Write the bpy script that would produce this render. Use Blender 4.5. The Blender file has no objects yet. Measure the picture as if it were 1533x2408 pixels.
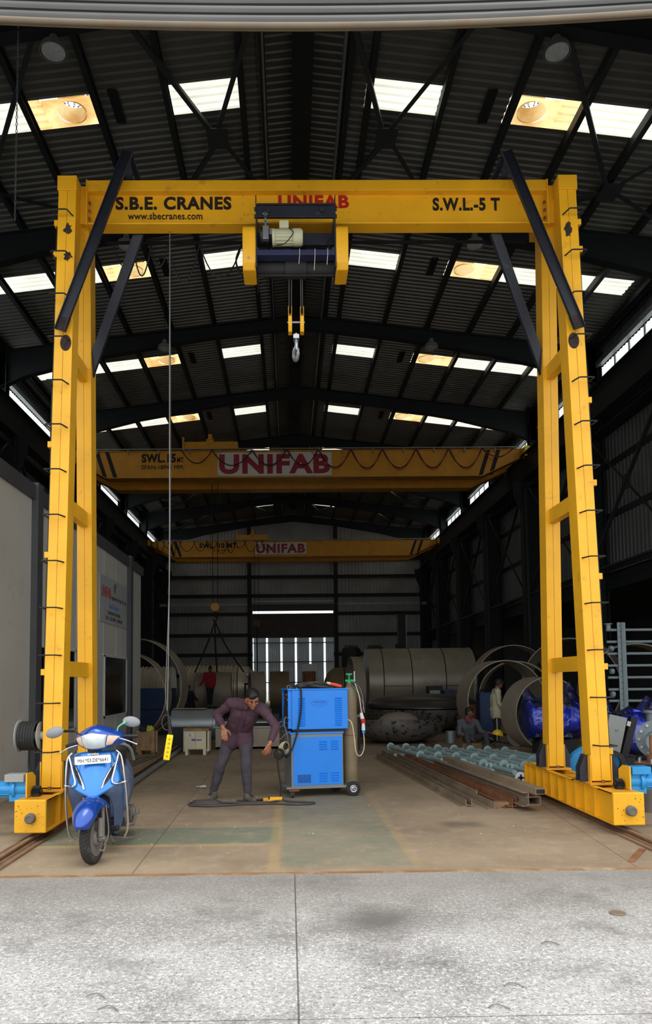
import bpy, bmesh, math, random
from mathutils import Vector, Matrix, noise
random.seed(7)
D = bpy.data; SC = bpy.context.scene; COL = SC.collection
PI = math.pi
def V(*a): return Vector(a)

# ---------------------------------------------------------------- camera
cam = D.cameras.new('camera'); cam_o = D.objects.new('camera', cam); COL.objects.link(cam_o)
p, y, r = math.radians(4.0), math.radians(0.75), math.radians(0.6)
F = V(math.sin(y)*math.cos(p), math.cos(y)*math.cos(p), math.sin(p))
R0 = V(math.cos(y), -math.sin(y), 0); U0 = R0.cross(F)
Rr = R0*math.cos(r) - U0*math.sin(r); Ur = U0*math.cos(r) + R0*math.sin(r)
M = Matrix((Rr, Ur, -F)).transposed().to_4x4(); M.translation = V(0, 0, 1.6)
cam_o.matrix_world = M
cam.sensor_fit = 'HORIZONTAL'; cam.sensor_width = 36; cam.lens = 1740/1533*36
cam.shift_x = 0.04236; cam.shift_y = 0.1788
cam.clip_start = 0.05; cam.clip_end = 500
SC.camera = cam_o

# ---------------------------------------------------------------- sky, exposure
W = D.worlds.new('overcast_sky'); SC.world = W; W.use_nodes = True
nt = W.node_tree; nt.nodes.clear()
wo = nt.nodes.new('ShaderNodeOutputWorld'); bg = nt.nodes.new('ShaderNodeBackground')
tc = nt.nodes.new('ShaderNodeTexCoord'); sx = nt.nodes.new('ShaderNodeSeparateXYZ'); cr = nt.nodes.new('ShaderNodeValToRGB')
cr.color_ramp.elements[0].position = 0.45; cr.color_ramp.elements[0].color = (0.92, 0.95, 0.98, 1)
cr.color_ramp.elements[1].position = 1.0; cr.color_ramp.elements[1].color = (1.0, 1.0, 1.0, 1)
mp = nt.nodes.new('ShaderNodeMath'); mp.operation = 'MULTIPLY_ADD'; mp.inputs[1].default_value = 0.5; mp.inputs[2].default_value = 0.5
nt.links.new(tc.outputs['Generated'], sx.inputs[0]); nt.links.new(sx.outputs[2], mp.inputs[0])
nt.links.new(mp.outputs[0], cr.inputs[0]); nt.links.new(cr.outputs[0], bg.inputs[0])
bg.inputs[1].default_value = 1.9; nt.links.new(bg.outputs[0], wo.inputs[0])
sun = D.lights.new('sun', 'SUN'); sun.energy = 0.8; sun.angle = math.radians(25); sun.color = (1, 0.97, 0.92)
sun_o = D.objects.new('sun', sun); COL.objects.link(sun_o); sun_o.location = (0, -5, 20)
sun_o.rotation_euler = V(-0.12, 0.33, -1).to_track_quat('-Z', 'Y').to_euler()
vs = SC.view_settings; vs.view_transform = 'Standard'; vs.look = 'None'; vs.gamma = 1; vs.use_curve_mapping = False; vs.exposure = 0.3
SC.cycles.max_bounces = 8; SC.cycles.diffuse_bounces = 5; SC.cycles.glossy_bounces = 3; SC.cycles.transmission_bounces = 5

# ---------------------------------------------------------------- materials
def lin(c):
    return tuple(((v/255)/12.92 if v/255 <= 0.04045 else ((v/255+0.055)/1.055)**2.4) for v in c)
MATS = {}
def mat(name, rgb, rough=0.6, metal=0.0, var=0.12, scale=2.5, dirt=None, bump=0.0, bscale=60, spec=0.4, alpha=None, coat=0):
    """rgb sRGB 0-255; dirt = (rgb, threshold, scale, softness)"""
    m = D.materials.new(name); m.use_nodes = True; n = m.node_tree; L = n.links
    b = n.nodes['Principled BSDF']
    tc = n.nodes.new('ShaderNodeTexCoord')
    ns = n.nodes.new('ShaderNodeTexNoise'); ns.inputs['Scale'].default_value = scale; ns.inputs['Detail'].default_value = 6
    L.new(tc.outputs['Object'], ns.inputs['Vector'])
    a = lin(rgb)
    cr = n.nodes.new('ShaderNodeValToRGB')
    cr.color_ramp.elements[0].position = 0.3; cr.color_ramp.elements[1].position = 0.7
    cr.color_ramp.elements[0].color = tuple(max(0, v*(1-var)) for v in a) + (1,)
    cr.color_ramp.elements[1].color = tuple(min(1, v*(1+var)) for v in a) + (1,)
    L.new(ns.outputs['Fac'], cr.inputs[0]); out = cr.outputs[0]
    if dirt:
        dc, th, dsc, soft = dirt
        n2 = n.nodes.new('ShaderNodeTexNoise'); n2.inputs['Scale'].default_value = dsc; n2.inputs['Detail'].default_value = 8; n2.inputs['Roughness'].default_value = 0.7
        L.new(tc.outputs['Object'], n2.inputs['Vector'])
        c2 = n.nodes.new('ShaderNodeValToRGB'); c2.color_ramp.elements[0].position = th; c2.color_ramp.elements[1].position = min(1, th+soft)
        L.new(n2.outputs['Fac'], c2.inputs[0])
        mx = n.nodes.new('ShaderNodeMix'); mx.data_type = 'RGBA'
        L.new(c2.outputs[0], mx.inputs[0]); L.new(out, mx.inputs[6]); mx.inputs[7].default_value = lin(dc) + (1,)
        out = mx.outputs[2]
    L.new(out, b.inputs['Base Color'])
    b.inputs['Roughness'].default_value = rough; b.inputs['Metallic'].default_value = metal
    b.inputs['Specular IOR Level'].default_value = spec
    if coat: b.inputs['Coat Weight'].default_value = coat; b.inputs['Coat Roughness'].default_value = 0.08
    if alpha is not None: b.inputs['Alpha'].default_value = alpha
    if bump:
        n3 = n.nodes.new('ShaderNodeTexNoise'); n3.inputs['Scale'].default_value = bscale; n3.inputs['Detail'].default_value = 5
        L.new(tc.outputs['Object'], n3.inputs['Vector'])
        bp = n.nodes.new('ShaderNodeBump'); bp.inputs['Strength'].default_value = bump; bp.inputs['Distance'].default_value = 0.02
        L.new(n3.outputs['Fac'], bp.inputs['Height']); L.new(bp.outputs[0], b.inputs['Normal'])
    MATS[name] = m
    return m

YEL = mat('yellow_paint', (226, 166, 28), 0.42, var=0.08, dirt=((136, 96, 40), 0.60, 4.5, 0.22), bump=0.06)
YELD = mat('old_yellow_paint', (206, 144, 38), 0.5, var=0.1, dirt=((140, 90, 35), 0.6, 0.8, 0.3))
BLKP = mat('black_paint', (34, 37, 46), 0.42, var=0.2, dirt=((80, 84, 98), 0.62, 9, 0.2))
SOOT = mat('scorched_paint', (48, 36, 34), 0.9, var=0.5, scale=20)
DARKST = mat('dark_structural_paint', (30, 34, 37), 0.7, var=0.15)
SHEET = mat('grey_roof_sheet', (110, 111, 105), 0.45, 0.4, var=0.12, scale=1.2)
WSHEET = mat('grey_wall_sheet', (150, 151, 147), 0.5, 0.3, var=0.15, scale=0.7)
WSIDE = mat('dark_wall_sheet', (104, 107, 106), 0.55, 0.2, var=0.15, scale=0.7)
PURL = mat('dark_purlin', (44, 47, 48), 0.6, 0.2, var=0.1)
SHUT = mat('galvanised_shutter', (76, 76, 74), 0.5, 0.3, var=0.12, scale=1.5, dirt=((92, 76, 60), 0.6, 2.5, 0.2))
SHUTD = mat('dark_shutter', (78, 74, 72), 0.6, 0.2, var=0.1)
BRAIL = mat('rusty_cream_rail', (112, 100, 82), 0.6, var=0.12, dirt=((120, 84, 60), 0.55, 4, 0.2))
PANEL = mat('insulated_panel', (190, 190, 182), 0.55, var=0.06, scale=0.8, dirt=((166, 166, 158), 0.55, 1.5, 0.25))
PDARK = mat('grey_panel_post', (70, 72, 75), 0.5, var=0.1)
GLASSD = mat('dark_glass', (16, 18, 20), 0.08, var=0.1, spec=0.6)
BLACK = mat('black_plastic', (22, 22, 24), 0.5, var=0.2)
RUB = mat('black_rubber', (34, 34, 34), 0.75, var=0.25, dirt=((110, 100, 88), 0.62, 8, 0.2))
TYRE = mat('dusty_tyre', (46, 45, 44), 0.85, var=0.25, dirt=((112, 106, 96), 0.55, 10, 0.25), bump=0.3, bscale=120)
WIRE = mat('grey_steel_wire', (120, 120, 118), 0.4, 0.6, var=0.1)
INK = mat('black_sign_paint', (24, 18, 14), 0.6, var=0.05)
RED = mat('red_sign_paint', (170, 26, 22), 0.5, var=0.06)
MAROON = mat('maroon_lettering', (150, 40, 48), 0.5, var=0.06)
WHITE = mat('white_board', (205, 203, 198), 0.5, var=0.05)
BLUEP = mat('blue_cabinet_paint', (24, 124, 222), 0.4, var=0.05, dirt=((70, 150, 215), 0.66, 12, 0.08))
BLUED = mat('blue_louvre_paint', (22, 110, 200), 0.45, var=0.05)
GREYC = mat('grey_cabinet_paint', (118, 122, 122), 0.5, var=0.08)
MOTB = mat('blue_motor_paint', (40, 132, 190), 0.4, var=0.12, dirt=((30, 70, 95), 0.6, 8, 0.2))
BEIGE = mat('beige_motor_paint', (178, 178, 146), 0.5, var=0.08)
STEEL = mat('bright_steel', (170, 172, 175), 0.3, 0.8, var=0.1)
GALV = mat('galvanised_steel', (140, 146, 148), 0.4, 0.5, var=0.1)
RUST = mat('rusty_steel', (128, 84, 56), 0.8, var=0.3, scale=5, dirt=((84, 58, 42), 0.5, 3, 0.3))
MILL = mat('brown_mill_steel', (134, 118, 98), 0.65, 0.2, var=0.2, scale=3, dirt=((92, 76, 60), 0.52, 2.5, 0.3))
RAILM = mat('rusty_rail_steel', (140, 112, 88), 0.6, 0.3, var=0.2, scale=6)
PIPEG = mat('grey_green_pipe_paint', (136, 160, 160), 0.45, var=0.08)
RACKG = mat('rack_grey_paint', (112, 126, 130), 0.45, var=0.1)
TANK = mat('stainless_tank', (150, 143, 128), 0.42, 0.35, var=0.15, scale=0.9, dirt=((96, 90, 80), 0.56, 1.4, 0.3))
PLATE = mat('dull_rolled_plate', (150, 140, 124), 0.6, 0.25, var=0.12, scale=1.0, dirt=((100, 92, 82), 0.55, 1.5, 0.3))
DISH = mat('scaled_dish_steel', (112, 108, 104), 0.35, 0.5, var=0.15, scale=1.5, dirt=((40, 38, 38), 0.53, 7, 0.06))
DISHB = mat('smooth_dark_dish', (76, 72, 70), 0.3, 0.5, var=0.15)
COILM = mat('coil_tank_steel', (196, 186, 164), 0.4, 0.4, var=0.15)
DKEQ = mat('dark_equipment', (38, 38, 40), 0.6, var=0.2)
WOOD = mat('crate_wood', (138, 110, 78), 0.75, var=0.22, scale=6, dirt=((92, 70, 48), 0.58, 5, 0.2))
PLY = mat('pale_painted_board', (196, 188, 158), 0.7, var=0.08, dirt=((150, 138, 108), 0.62, 6, 0.15))
PEND = mat('pendant_yellow', (252, 222, 20), 0.45, var=0.04, dirt=((170, 140, 20), 0.7, 18, 0.1))
CYL = mat('weathered_gas_cylinder', (122, 108, 84), 0.6, var=0.2, scale=5, dirt=((104, 112, 100), 0.52, 2.2, 0.25))
GREEN = mat('green_valve', (30, 150, 92), 0.45, var=0.1)
ORANGE = mat('orange_plug', (222, 74, 40), 0.5, var=0.1)
CREAMC = mat('cream_cable', (206, 192, 160), 0.5, var=0.05)
CABLE = mat('grey_rubber_cable', (66, 62, 60), 0.6, var=0.15)
SCB = mat('scooter_blue', (20, 68, 158), 0.28, 0.35, var=0.08, dirt=((52, 92, 150), 0.66, 7, 0.15), coat=0.7)
SCBL = mat('scooter_light_blue', (36, 122, 205), 0.26, 0.3, var=0.06, coat=0.7)
SCD = mat('dusty_lower_blue', (66, 82, 112), 0.6, var=0.15, dirt=((122, 112, 98), 0.5, 5, 0.25))
CHROME = mat('chrome', (205, 206, 208), 0.18, 0.9, var=0.05)
LAMPG = mat('lamp_lens', (205, 212, 214), 0.12, 0.2, var=0.12, scale=14)
AMBER = mat('amber_lens', (222, 190, 165), 0.2, var=0.1)
SKIN = mat('skin', (150, 98, 72), 0.5, var=0.08)
SKIND = mat('darker_skin', (108, 70, 52), 0.5, var=0.08)
HAIR = mat('black_hair', (20, 18, 18), 0.45, var=0.3, scale=30, bump=0.4, bscale=90)
SHIRT = mat('plum_shirt', (74, 50, 62), 0.85, var=0.12, scale=8, bump=0.1, bscale=25)
TROUS = mat('charcoal_trousers', (66, 60, 68), 0.85, var=0.12, scale=6, bump=0.1, bscale=20)
BOOT = mat('dusty_boot', (92, 84, 76), 0.85, var=0.2, scale=14)
EYEM = mat('eye_dark', (30, 22, 20), 0.3, var=0.1)
CREAMS = mat('cream_shirt', (176, 172, 142), 0.85, var=0.08)
BLKT = mat('black_trousers', (30, 31, 34), 0.85, var=0.15)
GREYS = mat('slate_work_shirt', (78, 80, 88), 0.85, var=0.12)
GREYT = mat('grey_work_trousers', (66, 66, 68), 0.85, var=0.12)
REDS = mat('red_patterned_shirt', (138, 26, 40), 0.8, var=0.1, dirt=((210, 190, 190), 0.68, 9, 0.02))
PINKS = mat('pink_shirt', (140, 66, 104), 0.85, var=0.1)
SCARF = mat('maroon_scarf', (112, 40, 50), 0.85, var=0.2, dirt=((200, 170, 170), 0.6, 40, 0.05))
NAVY = mat('navy_overall', (28, 34, 48), 0.85, var=0.15)
HELM = mat('yellow_helmet', (228, 186, 24), 0.35, var=0.05)
LEAF = mat('outdoor_foliage', (96, 130, 60), 0.8, var=0.4, scale=2)
FENCE = mat('outdoor_fence_sheet', (120, 128, 132), 0.5, 0.2, var=0.1)
LAMPM = mat('high_bay_shade', (120, 124, 122), 0.5, 0.2, var=0.1)
BLUEBOX = mat('blue_container_paint', (24, 52, 92), 0.5, var=0.1)
TAR = mat('greenish_tape', (110, 190, 165), 0.5, var=0.1)
GREYPL = mat('grey_enclosure', (142, 146, 142), 0.5, var=0.05)
OLDGREY = mat('old_pump_casting', (110, 104, 98), 0.75, var=0.2, dirt=((120, 78, 56), 0.54, 5, 0.2))

def translucent(name, rgb, stain=None):
    m = D.materials.new(name); m.use_nodes = True; n = m.node_tree; n.nodes.clear(); L = n.links
    o = n.nodes.new('ShaderNodeOutputMaterial'); a = n.nodes.new('ShaderNodeBsdfTranslucent'); b = n.nodes.new('ShaderNodeBsdfDiffuse')
    ms = n.nodes.new('ShaderNodeMixShader'); ms.inputs[0].default_value = 0.2
    tc = n.nodes.new('ShaderNodeTexCoord'); ns = n.nodes.new('ShaderNodeTexNoise'); ns.inputs['Scale'].default_value = 1.3; ns.inputs['Detail'].default_value = 7
    cr = n.nodes.new('ShaderNodeValToRGB'); c = lin(rgb); s = lin(stain) if stain else tuple(v*0.85 for v in c)
    cr.color_ramp.elements[0].position = 0.33; cr.color_ramp.elements[0].color = s + (1,)
    cr.color_ramp.elements[1].position = 0.55; cr.color_ramp.elements[1].color = c + (1,)
    L.new(tc.outputs['Object'], ns.inputs['Vector']); L.new(ns.outputs['Fac'], cr.inputs[0])
    L.new(cr.outputs[0], a.inputs[0]); L.new(cr.outputs[0], b.inputs[0])
    L.new(a.outputs[0], ms.inputs[1]); L.new(b.outputs[0], ms.inputs[2]); L.new(ms.outputs[0], o.inputs[0])
    return m
SKYL = translucent('translucent_sheet', (214, 213, 198))
TURB = translucent('stained_fibreglass', (238, 208, 150), (196, 148, 80))
CLER = translucent('clerestory_sheet', (232, 234, 232))
def film():
    m = D.materials.new('clear_wrap_film'); m.use_nodes = True; n = m.node_tree; n.nodes.clear(); L = n.links
    o = n.nodes.new('ShaderNodeOutputMaterial'); t = n.nodes.new('ShaderNodeBsdfTransparent'); g = n.nodes.new('ShaderNodeBsdfGlossy')
    g.inputs['Roughness'].default_value = 0.12; g.inputs[0].default_value = (0.85, 0.88, 1, 1); t.inputs[0].default_value = (0.94, 0.95, 1, 1)
    fr = n.nodes.new('ShaderNodeFresnel'); fr.inputs[0].default_value = 1.75
    tc = n.nodes.new('ShaderNodeTexCoord'); w = n.nodes.new('ShaderNodeTexNoise'); w.inputs['Scale'].default_value = 9; w.inputs['Detail'].default_value = 4
    w.inputs['Distortion'].default_value = 1.5
    bp = n.nodes.new('ShaderNodeBump'); bp.inputs['Strength'].default_value = 0.6; bp.inputs['Distance'].default_value = 0.05
    L.new(tc.outputs['Object'], w.inputs['Vector']); L.new(w.outputs['Fac'], bp.inputs['Height'])
    L.new(bp.outputs[0], g.inputs['Normal']); L.new(bp.outputs[0], fr.inputs['Normal'])
    mx = n.nodes.new('ShaderNodeMixShader'); L.new(fr.outputs[0], mx.inputs[0]); L.new(t.outputs[0], mx.inputs[1]); L.new(g.outputs[0], mx.inputs[2])
    L.new(mx.outputs[0], o.inputs[0]); return m
FILM = film()
VALVE = mat('deep_blue_valve', (40, 68, 214), 0.3, var=0.15, coat=0.5)

# ---------------------------------------------------------------- mesh builder
def frame(d, up=V(0, 0, 1)):
    d = Vector(d).normalized(); up = Vector(up)
    if abs(d.dot(up.normalized())) > 0.999: up = V(0, 1, 0) if abs(d.y) < 0.9 else V(1, 0, 0)
    s = d.cross(up).normalized(); u = s.cross(d).normalized()
    return d, s, u
class MB:
    def __init__(s): s.bm = bmesh.new()
    def mesh(s, vs, fs):
        v = [s.bm.verts.new(q) for q in vs]
        for f in fs:
            try: s.bm.faces.new([v[i] for i in f])
            except ValueError: pass
        return s
    def box(s, x0, y0, z0, x1, y1, z1):
        return s.mesh([(x, y, z) for x in (x0, x1) for y in (y0, y1) for z in (z0, z1)],
                      [(0, 1, 3, 2), (4, 6, 7, 5), (0, 4, 5, 1), (2, 3, 7, 6), (0, 2, 6, 4), (1, 5, 7, 3)])
    def obox(s, c, size, M=None):
        M = M or Matrix.Identity(3); c = Vector(c)
        vs = [c + M @ V(x*size[0]/2, y*size[1]/2, z*size[2]/2) for x in (-1, 1) for y in (-1, 1) for z in (-1, 1)]
        return s.mesh(vs, [(0, 1, 3, 2), (4, 6, 7, 5), (0, 4, 5, 1), (2, 3, 7, 6), (0, 2, 6, 4), (1, 5, 7, 3)])
    def prof(s, p0, p1, pts, up=(0, 0, 1)):
        """closed 2D profile (side, up) swept from p0 to p1"""
        p0, p1 = Vector(p0), Vector(p1); d, sd, u = frame(p1-p0, up); n = len(pts)
        vs = [p + sd*a + u*b for p in (p0, p1) for a, b in pts]
        fs = [(i, (i+1) % n, n+(i+1) % n, n+i) for i in range(n)] + [tuple(range(n))[::-1], tuple(range(n, 2*n))]
        return s.mesh(vs, fs)
    def bar(s, p0, p1, w, h, up=(0, 0, 1)):
        return s.prof(p0, p1, [(-w/2, -h/2), (w/2, -h/2), (w/2, h/2), (-w/2, h/2)], up)
    def ibeam(s, p0, p1, w, h, t=0.012, tw=0.008, up=(0, 0, 1)):
        a, b, c = w/2, h/2, tw/2
        return s.prof(p0, p1, [(-a, -b), (a, -b), (a, -b+t), (c, -b+t), (c, b-t), (a, b-t), (a, b), (-a, b), (-a, b-t), (-c, b-t), (-c, -b+t), (-a, -b+t)], up)
    def channel(s, p0, p1, w, h, t=0.01, up=(0, 0, 1)):
        """web at side 0, flanges to +side"""
        b = h/2
        return s.prof(p0, p1, [(0, -b), (w, -b), (w, -b+t), (t, -b+t), (t, b-t), (w, b-t), (w, b), (0, b)], up)
    def angle(s, p0, p1, w, h, t=0.008, up=(0, 0, 1)):
        return s.prof(p0, p1, [(0, 0), (w, 0), (w, t), (t, t), (t, h), (0, h)], up)
    def tube(s, pts, r, n=8, closed=False, cap=True, flat=None):
        pts = [Vector(q) for q in pts]; m = len(pts); rr = r if isinstance(r, (list, tuple)) else [r]*m
        rings = []; prev = None
        for i, q in enumerate(pts):
            if closed: d = pts[(i+1) % m]-pts[i-1]
            else: d = (pts[min(i+1, m-1)]-pts[max(i-1, 0)])
            if d.length < 1e-9: d = V(0, 0, 1)
            d.normalize()
            if prev is None: _, sd, u = frame(d)
            else:
                sd = prev - d*prev.dot(d)
                if sd.length < 1e-6: _, sd, u = frame(d)
                sd.normalize(); u = sd.cross(d).normalized()
            prev = sd
            k = flat or 1
            rings.append([s.bm.verts.new(q + (sd*math.cos(2*PI*j/n) + u*math.sin(2*PI*j/n)*k)*rr[i]) for j in range(n)])
        for i in range(m if closed else m-1):
            a, b = rings[i], rings[(i+1) % m]
            for j in range(n):
                try: s.bm.faces.new((a[j], a[(j+1) % n], b[(j+1) % n], b[j]))
                except ValueError: pass
        if cap and not closed:
            s.bm.faces.new(rings[0][::-1]); s.bm.faces.new(rings[-1])
        return s
    def cyl(s, p0, p1, r0, r1=None, n=16):
        return s.tube([p0, p1], [r0, r0 if r1 is None else r1], n)
    def lathe(s, o, ax, prof, n=24, up=(0, 0, 1), a0=0.0, a1=2*PI, cap=True):
        """prof [(t along axis, radius)]"""
        o = Vector(o); d, sd, u = frame(ax, up); full = abs(a1-a0-2*PI) < 1e-6; k = n if full else n+1
        rows = []
        for t, r in prof:
            if r < 1e-6: rows.append([s.bm.verts.new(o+d*t)])
            else: rows.append([s.bm.verts.new(o + d*t + (sd*math.cos(a0+(a1-a0)*j/n) + u*math.sin(a0+(a1-a0)*j/n))*r) for j in range(k)])
        for a, b in zip(rows, rows[1:]):
            for j in range(n):
                j2 = (j+1) % k
                q = [a[j % len(a)], a[j2 % len(a)], b[j2 % len(b)], b[j % len(b)]]
                q2 = []
                for v in q:
                    if v not in q2: q2.append(v)
                if len(q2) > 2:
                    try: s.bm.faces.new(q2)
                    except ValueError: pass
        return s
    def shell(s, o, ax, r, w, t, n=40):
        """open ring of plate: radius r, width w along axis, thickness t"""
        return s.lathe(o, ax, [(0, r-t), (0, r), (w, r), (w, r-t), (0, r-t)], n)
    def ell(s, c, rad, M=None, nu=16, nv=10):
        M = M or Matrix.Identity(3); c = Vector(c); rows = []
        for i in range(nv+1):
            a = PI*i/nv
            if i in (0, nv): rows.append([s.bm.verts.new(c + M @ V(0, 0, rad[2]*math.cos(a)))])
            else: rows.append([s.bm.verts.new(c + M @ V(rad[0]*math.sin(a)*math.cos(2*PI*j/nu), rad[1]*math.sin(a)*math.sin(2*PI*j/nu), rad[2]*math.cos(a))) for j in range(nu)])
        for a, b in zip(rows, rows[1:]):
            for j in range(nu):
                q = []
                for v in (a[j % len(a)], b[j % len(b)], b[(j+1) % nu % len(b)], a[(j+1) % nu % len(a)]):
                    if v not in q: q.append(v)
                s.bm.faces.new(q)
        return s
    def prism(s, pts, off):
        off = Vector(off); n = len(pts); vs = [Vector(q) for q in pts] + [Vector(q)+off for q in pts]
        return s.mesh(vs, [tuple(range(n))[::-1], tuple(range(n, 2*n))] + [(i, (i+1) % n, n+(i+1) % n, n+i) for i in range(n)])
    def loft(s, rings, closed=True, caps=True):
        rows = [[s.bm.verts.new(q) for q in rg] for rg in rings]; n = len(rows[0])
        for a, b in zip(rows, rows[1:]):
            for j in range(n if closed else n-1):
                s.bm.faces.new((a[j], a[(j+1) % n], b[(j+1) % n], b[j]))
        if caps and closed: s.bm.faces.new(rows[0][::-1]); s.bm.faces.new(rows[-1])
        return s
    def corr(s, o, u, v, nrm, width, length, pitch, depth, l1=None):
        """corrugated sheet: ribs run along v, repeat along u; length may be a function of u"""
        o, u, v, nrm = map(Vector, (o, u, v, nrm)); shape = ((0, 0), (0.45, 0), (0.58, 1), (0.87, 1)); n = int(width/pitch)
        prev = None
        for i in range(n+1):
            for a, h in shape:
                x = min((i+a)*pitch, width); ln = length(x) if callable(length) else length
                q = o + u*x + nrm*(h*depth); cur = (s.bm.verts.new(q), s.bm.verts.new(q+v*ln))
                if prev: s.bm.faces.new((prev[0], cur[0], cur[1], prev[1]))
                prev = cur
                if x >= width: return s
        return s
    def build(s, name, m, parent=None, smooth=False, bevel=0, subsurf=0, fix=True):
        if fix: bmesh.ops.recalc_face_normals(s.bm, faces=s.bm.faces)
        me = D.meshes.new(name); s.bm.to_mesh(me); s.bm.free()
        return put(name, me, m, parent, smooth, bevel, subsurf)
LOCAL = set()
def wm(o):
    return (wm(o.parent) @ o.matrix_parent_inverse if o.parent else Matrix.Identity(4)) @ o.matrix_basis
def root(o):
    while o.parent: o = o.parent
    return o
def put(name, me, m, parent=None, smooth=False, bevel=0, subsurf=0):
    for mm in (m if isinstance(m, (list, tuple)) else [m]): me.materials.append(mm)
    o = D.objects.new(name, me); COL.objects.link(o)
    if smooth:
        me.polygons.foreach_set('use_smooth', [True]*len(me.polygons))
        if smooth != 'all': me.set_sharp_from_angle(angle=math.radians(40))
    if bevel:
        b = o.modifiers.new('bevel', 'BEVEL'); b.width = bevel; b.segments = 2; b.limit_method = 'ANGLE'
    if subsurf:
        b = o.modifiers.new('subdivision', 'SUBSURF'); b.levels = subsurf; b.render_levels = subsurf
    if parent is not None:
        o.parent = parent
        if root(parent).name not in LOCAL: o.matrix_parent_inverse = wm(parent).inverted()
    return o
def tag(o, label, cat, group=None, kind=None):
    o['label'] = label; o['category'] = cat
    if group: o['group'] = group
    if kind: o['kind'] = kind
    return o
def thing(name, label, cat, loc=(0, 0, 0), rotz=0, group=None, local=False):
    o = D.objects.new(name, None); COL.objects.link(o); o.empty_display_size = 0.2
    o.location = loc; o.rotation_euler = (0, 0, rotz)
    if local: LOCAL.add(o.name)
    return tag(o, label, cat, group)
def struct(o): o['kind'] = 'structure'; return o
def copy_tree(o, loc=None, rotz=None, label=None, parent=None):
    c = o.copy(); COL.objects.link(c)
    if parent: c.parent = parent
    for ch in list(o.children): copy_tree(ch, parent=c)
    if loc is not None: c.location = loc
    if rotz is not None: c.rotation_euler = (0, 0, rotz)
    if label: c['label'] = label
    return c
def text(s, m, parent, o, u, v, w, h, name='lettering', bold=0.0, depth=0.002):
    """lettering filling a w x h box whose lower left corner is o, along u and v"""
    cu = D.curves.new('t', 'FONT'); cu.body = s; cu.extrude = 0.01; cu.offset = bold; cu.align_x = 'CENTER'; cu.resolution_u = 4; cu.space_character = 1.0+bold*2.5
    to = D.objects.new('t', cu); me = D.meshes.new_from_object(to); D.objects.remove(to)
    o, u, v = Vector(o), Vector(u).normalized(), Vector(v).normalized(); nrm = u.cross(v)
    xs = [q.co.x for q in me.vertices]; ys = [q.co.y for q in me.vertices]
    x0, x1, y0, y1 = min(xs), max(xs), min(ys), max(ys)
    for q in me.vertices:
        c = q.co; q.co = o + u*((c.x-x0)/(x1-x0)*w) + v*((c.y-y0)/(y1-y0)*h) + nrm*(depth if c.z > 0 else -0.001)
    me.materials.clear()
    return put(name, me, m, parent)
def catenary(a, b, sag, n=10):
    a, b = Vector(a), Vector(b)
    return [a.lerp(b, i/n) - V(0, 0, sag*(1-(2*i/n-1)**2)) for i in range(n+1)]
def arc(c, r, a0, a1, ax1, ax2, n=12):
    c, ax1, ax2 = map(Vector, (c, ax1, ax2))
    return [c + ax1*r*math.cos(a0+(a1-a0)*i/n) + ax2*r*math.sin(a0+(a1-a0)*i/n) for i in range(n+1)]
def smoothpath(pts, k=6):
    pts = [Vector(q) for q in pts]; out = []
    for i in range(len(pts)-1):
        p0, p1, p2, p3 = pts[max(i-1, 0)], pts[i], pts[i+1], pts[min(i+2, len(pts)-1)]
        for j in range(k):
            t = j/k
            out.append(0.5*((2*p1) + (p2-p0)*t + (2*p0-5*p1+4*p2-p3)*t*t + (3*p1-p0-3*p2+p3)*t*t*t))
    return out + [pts[-1]]

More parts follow.
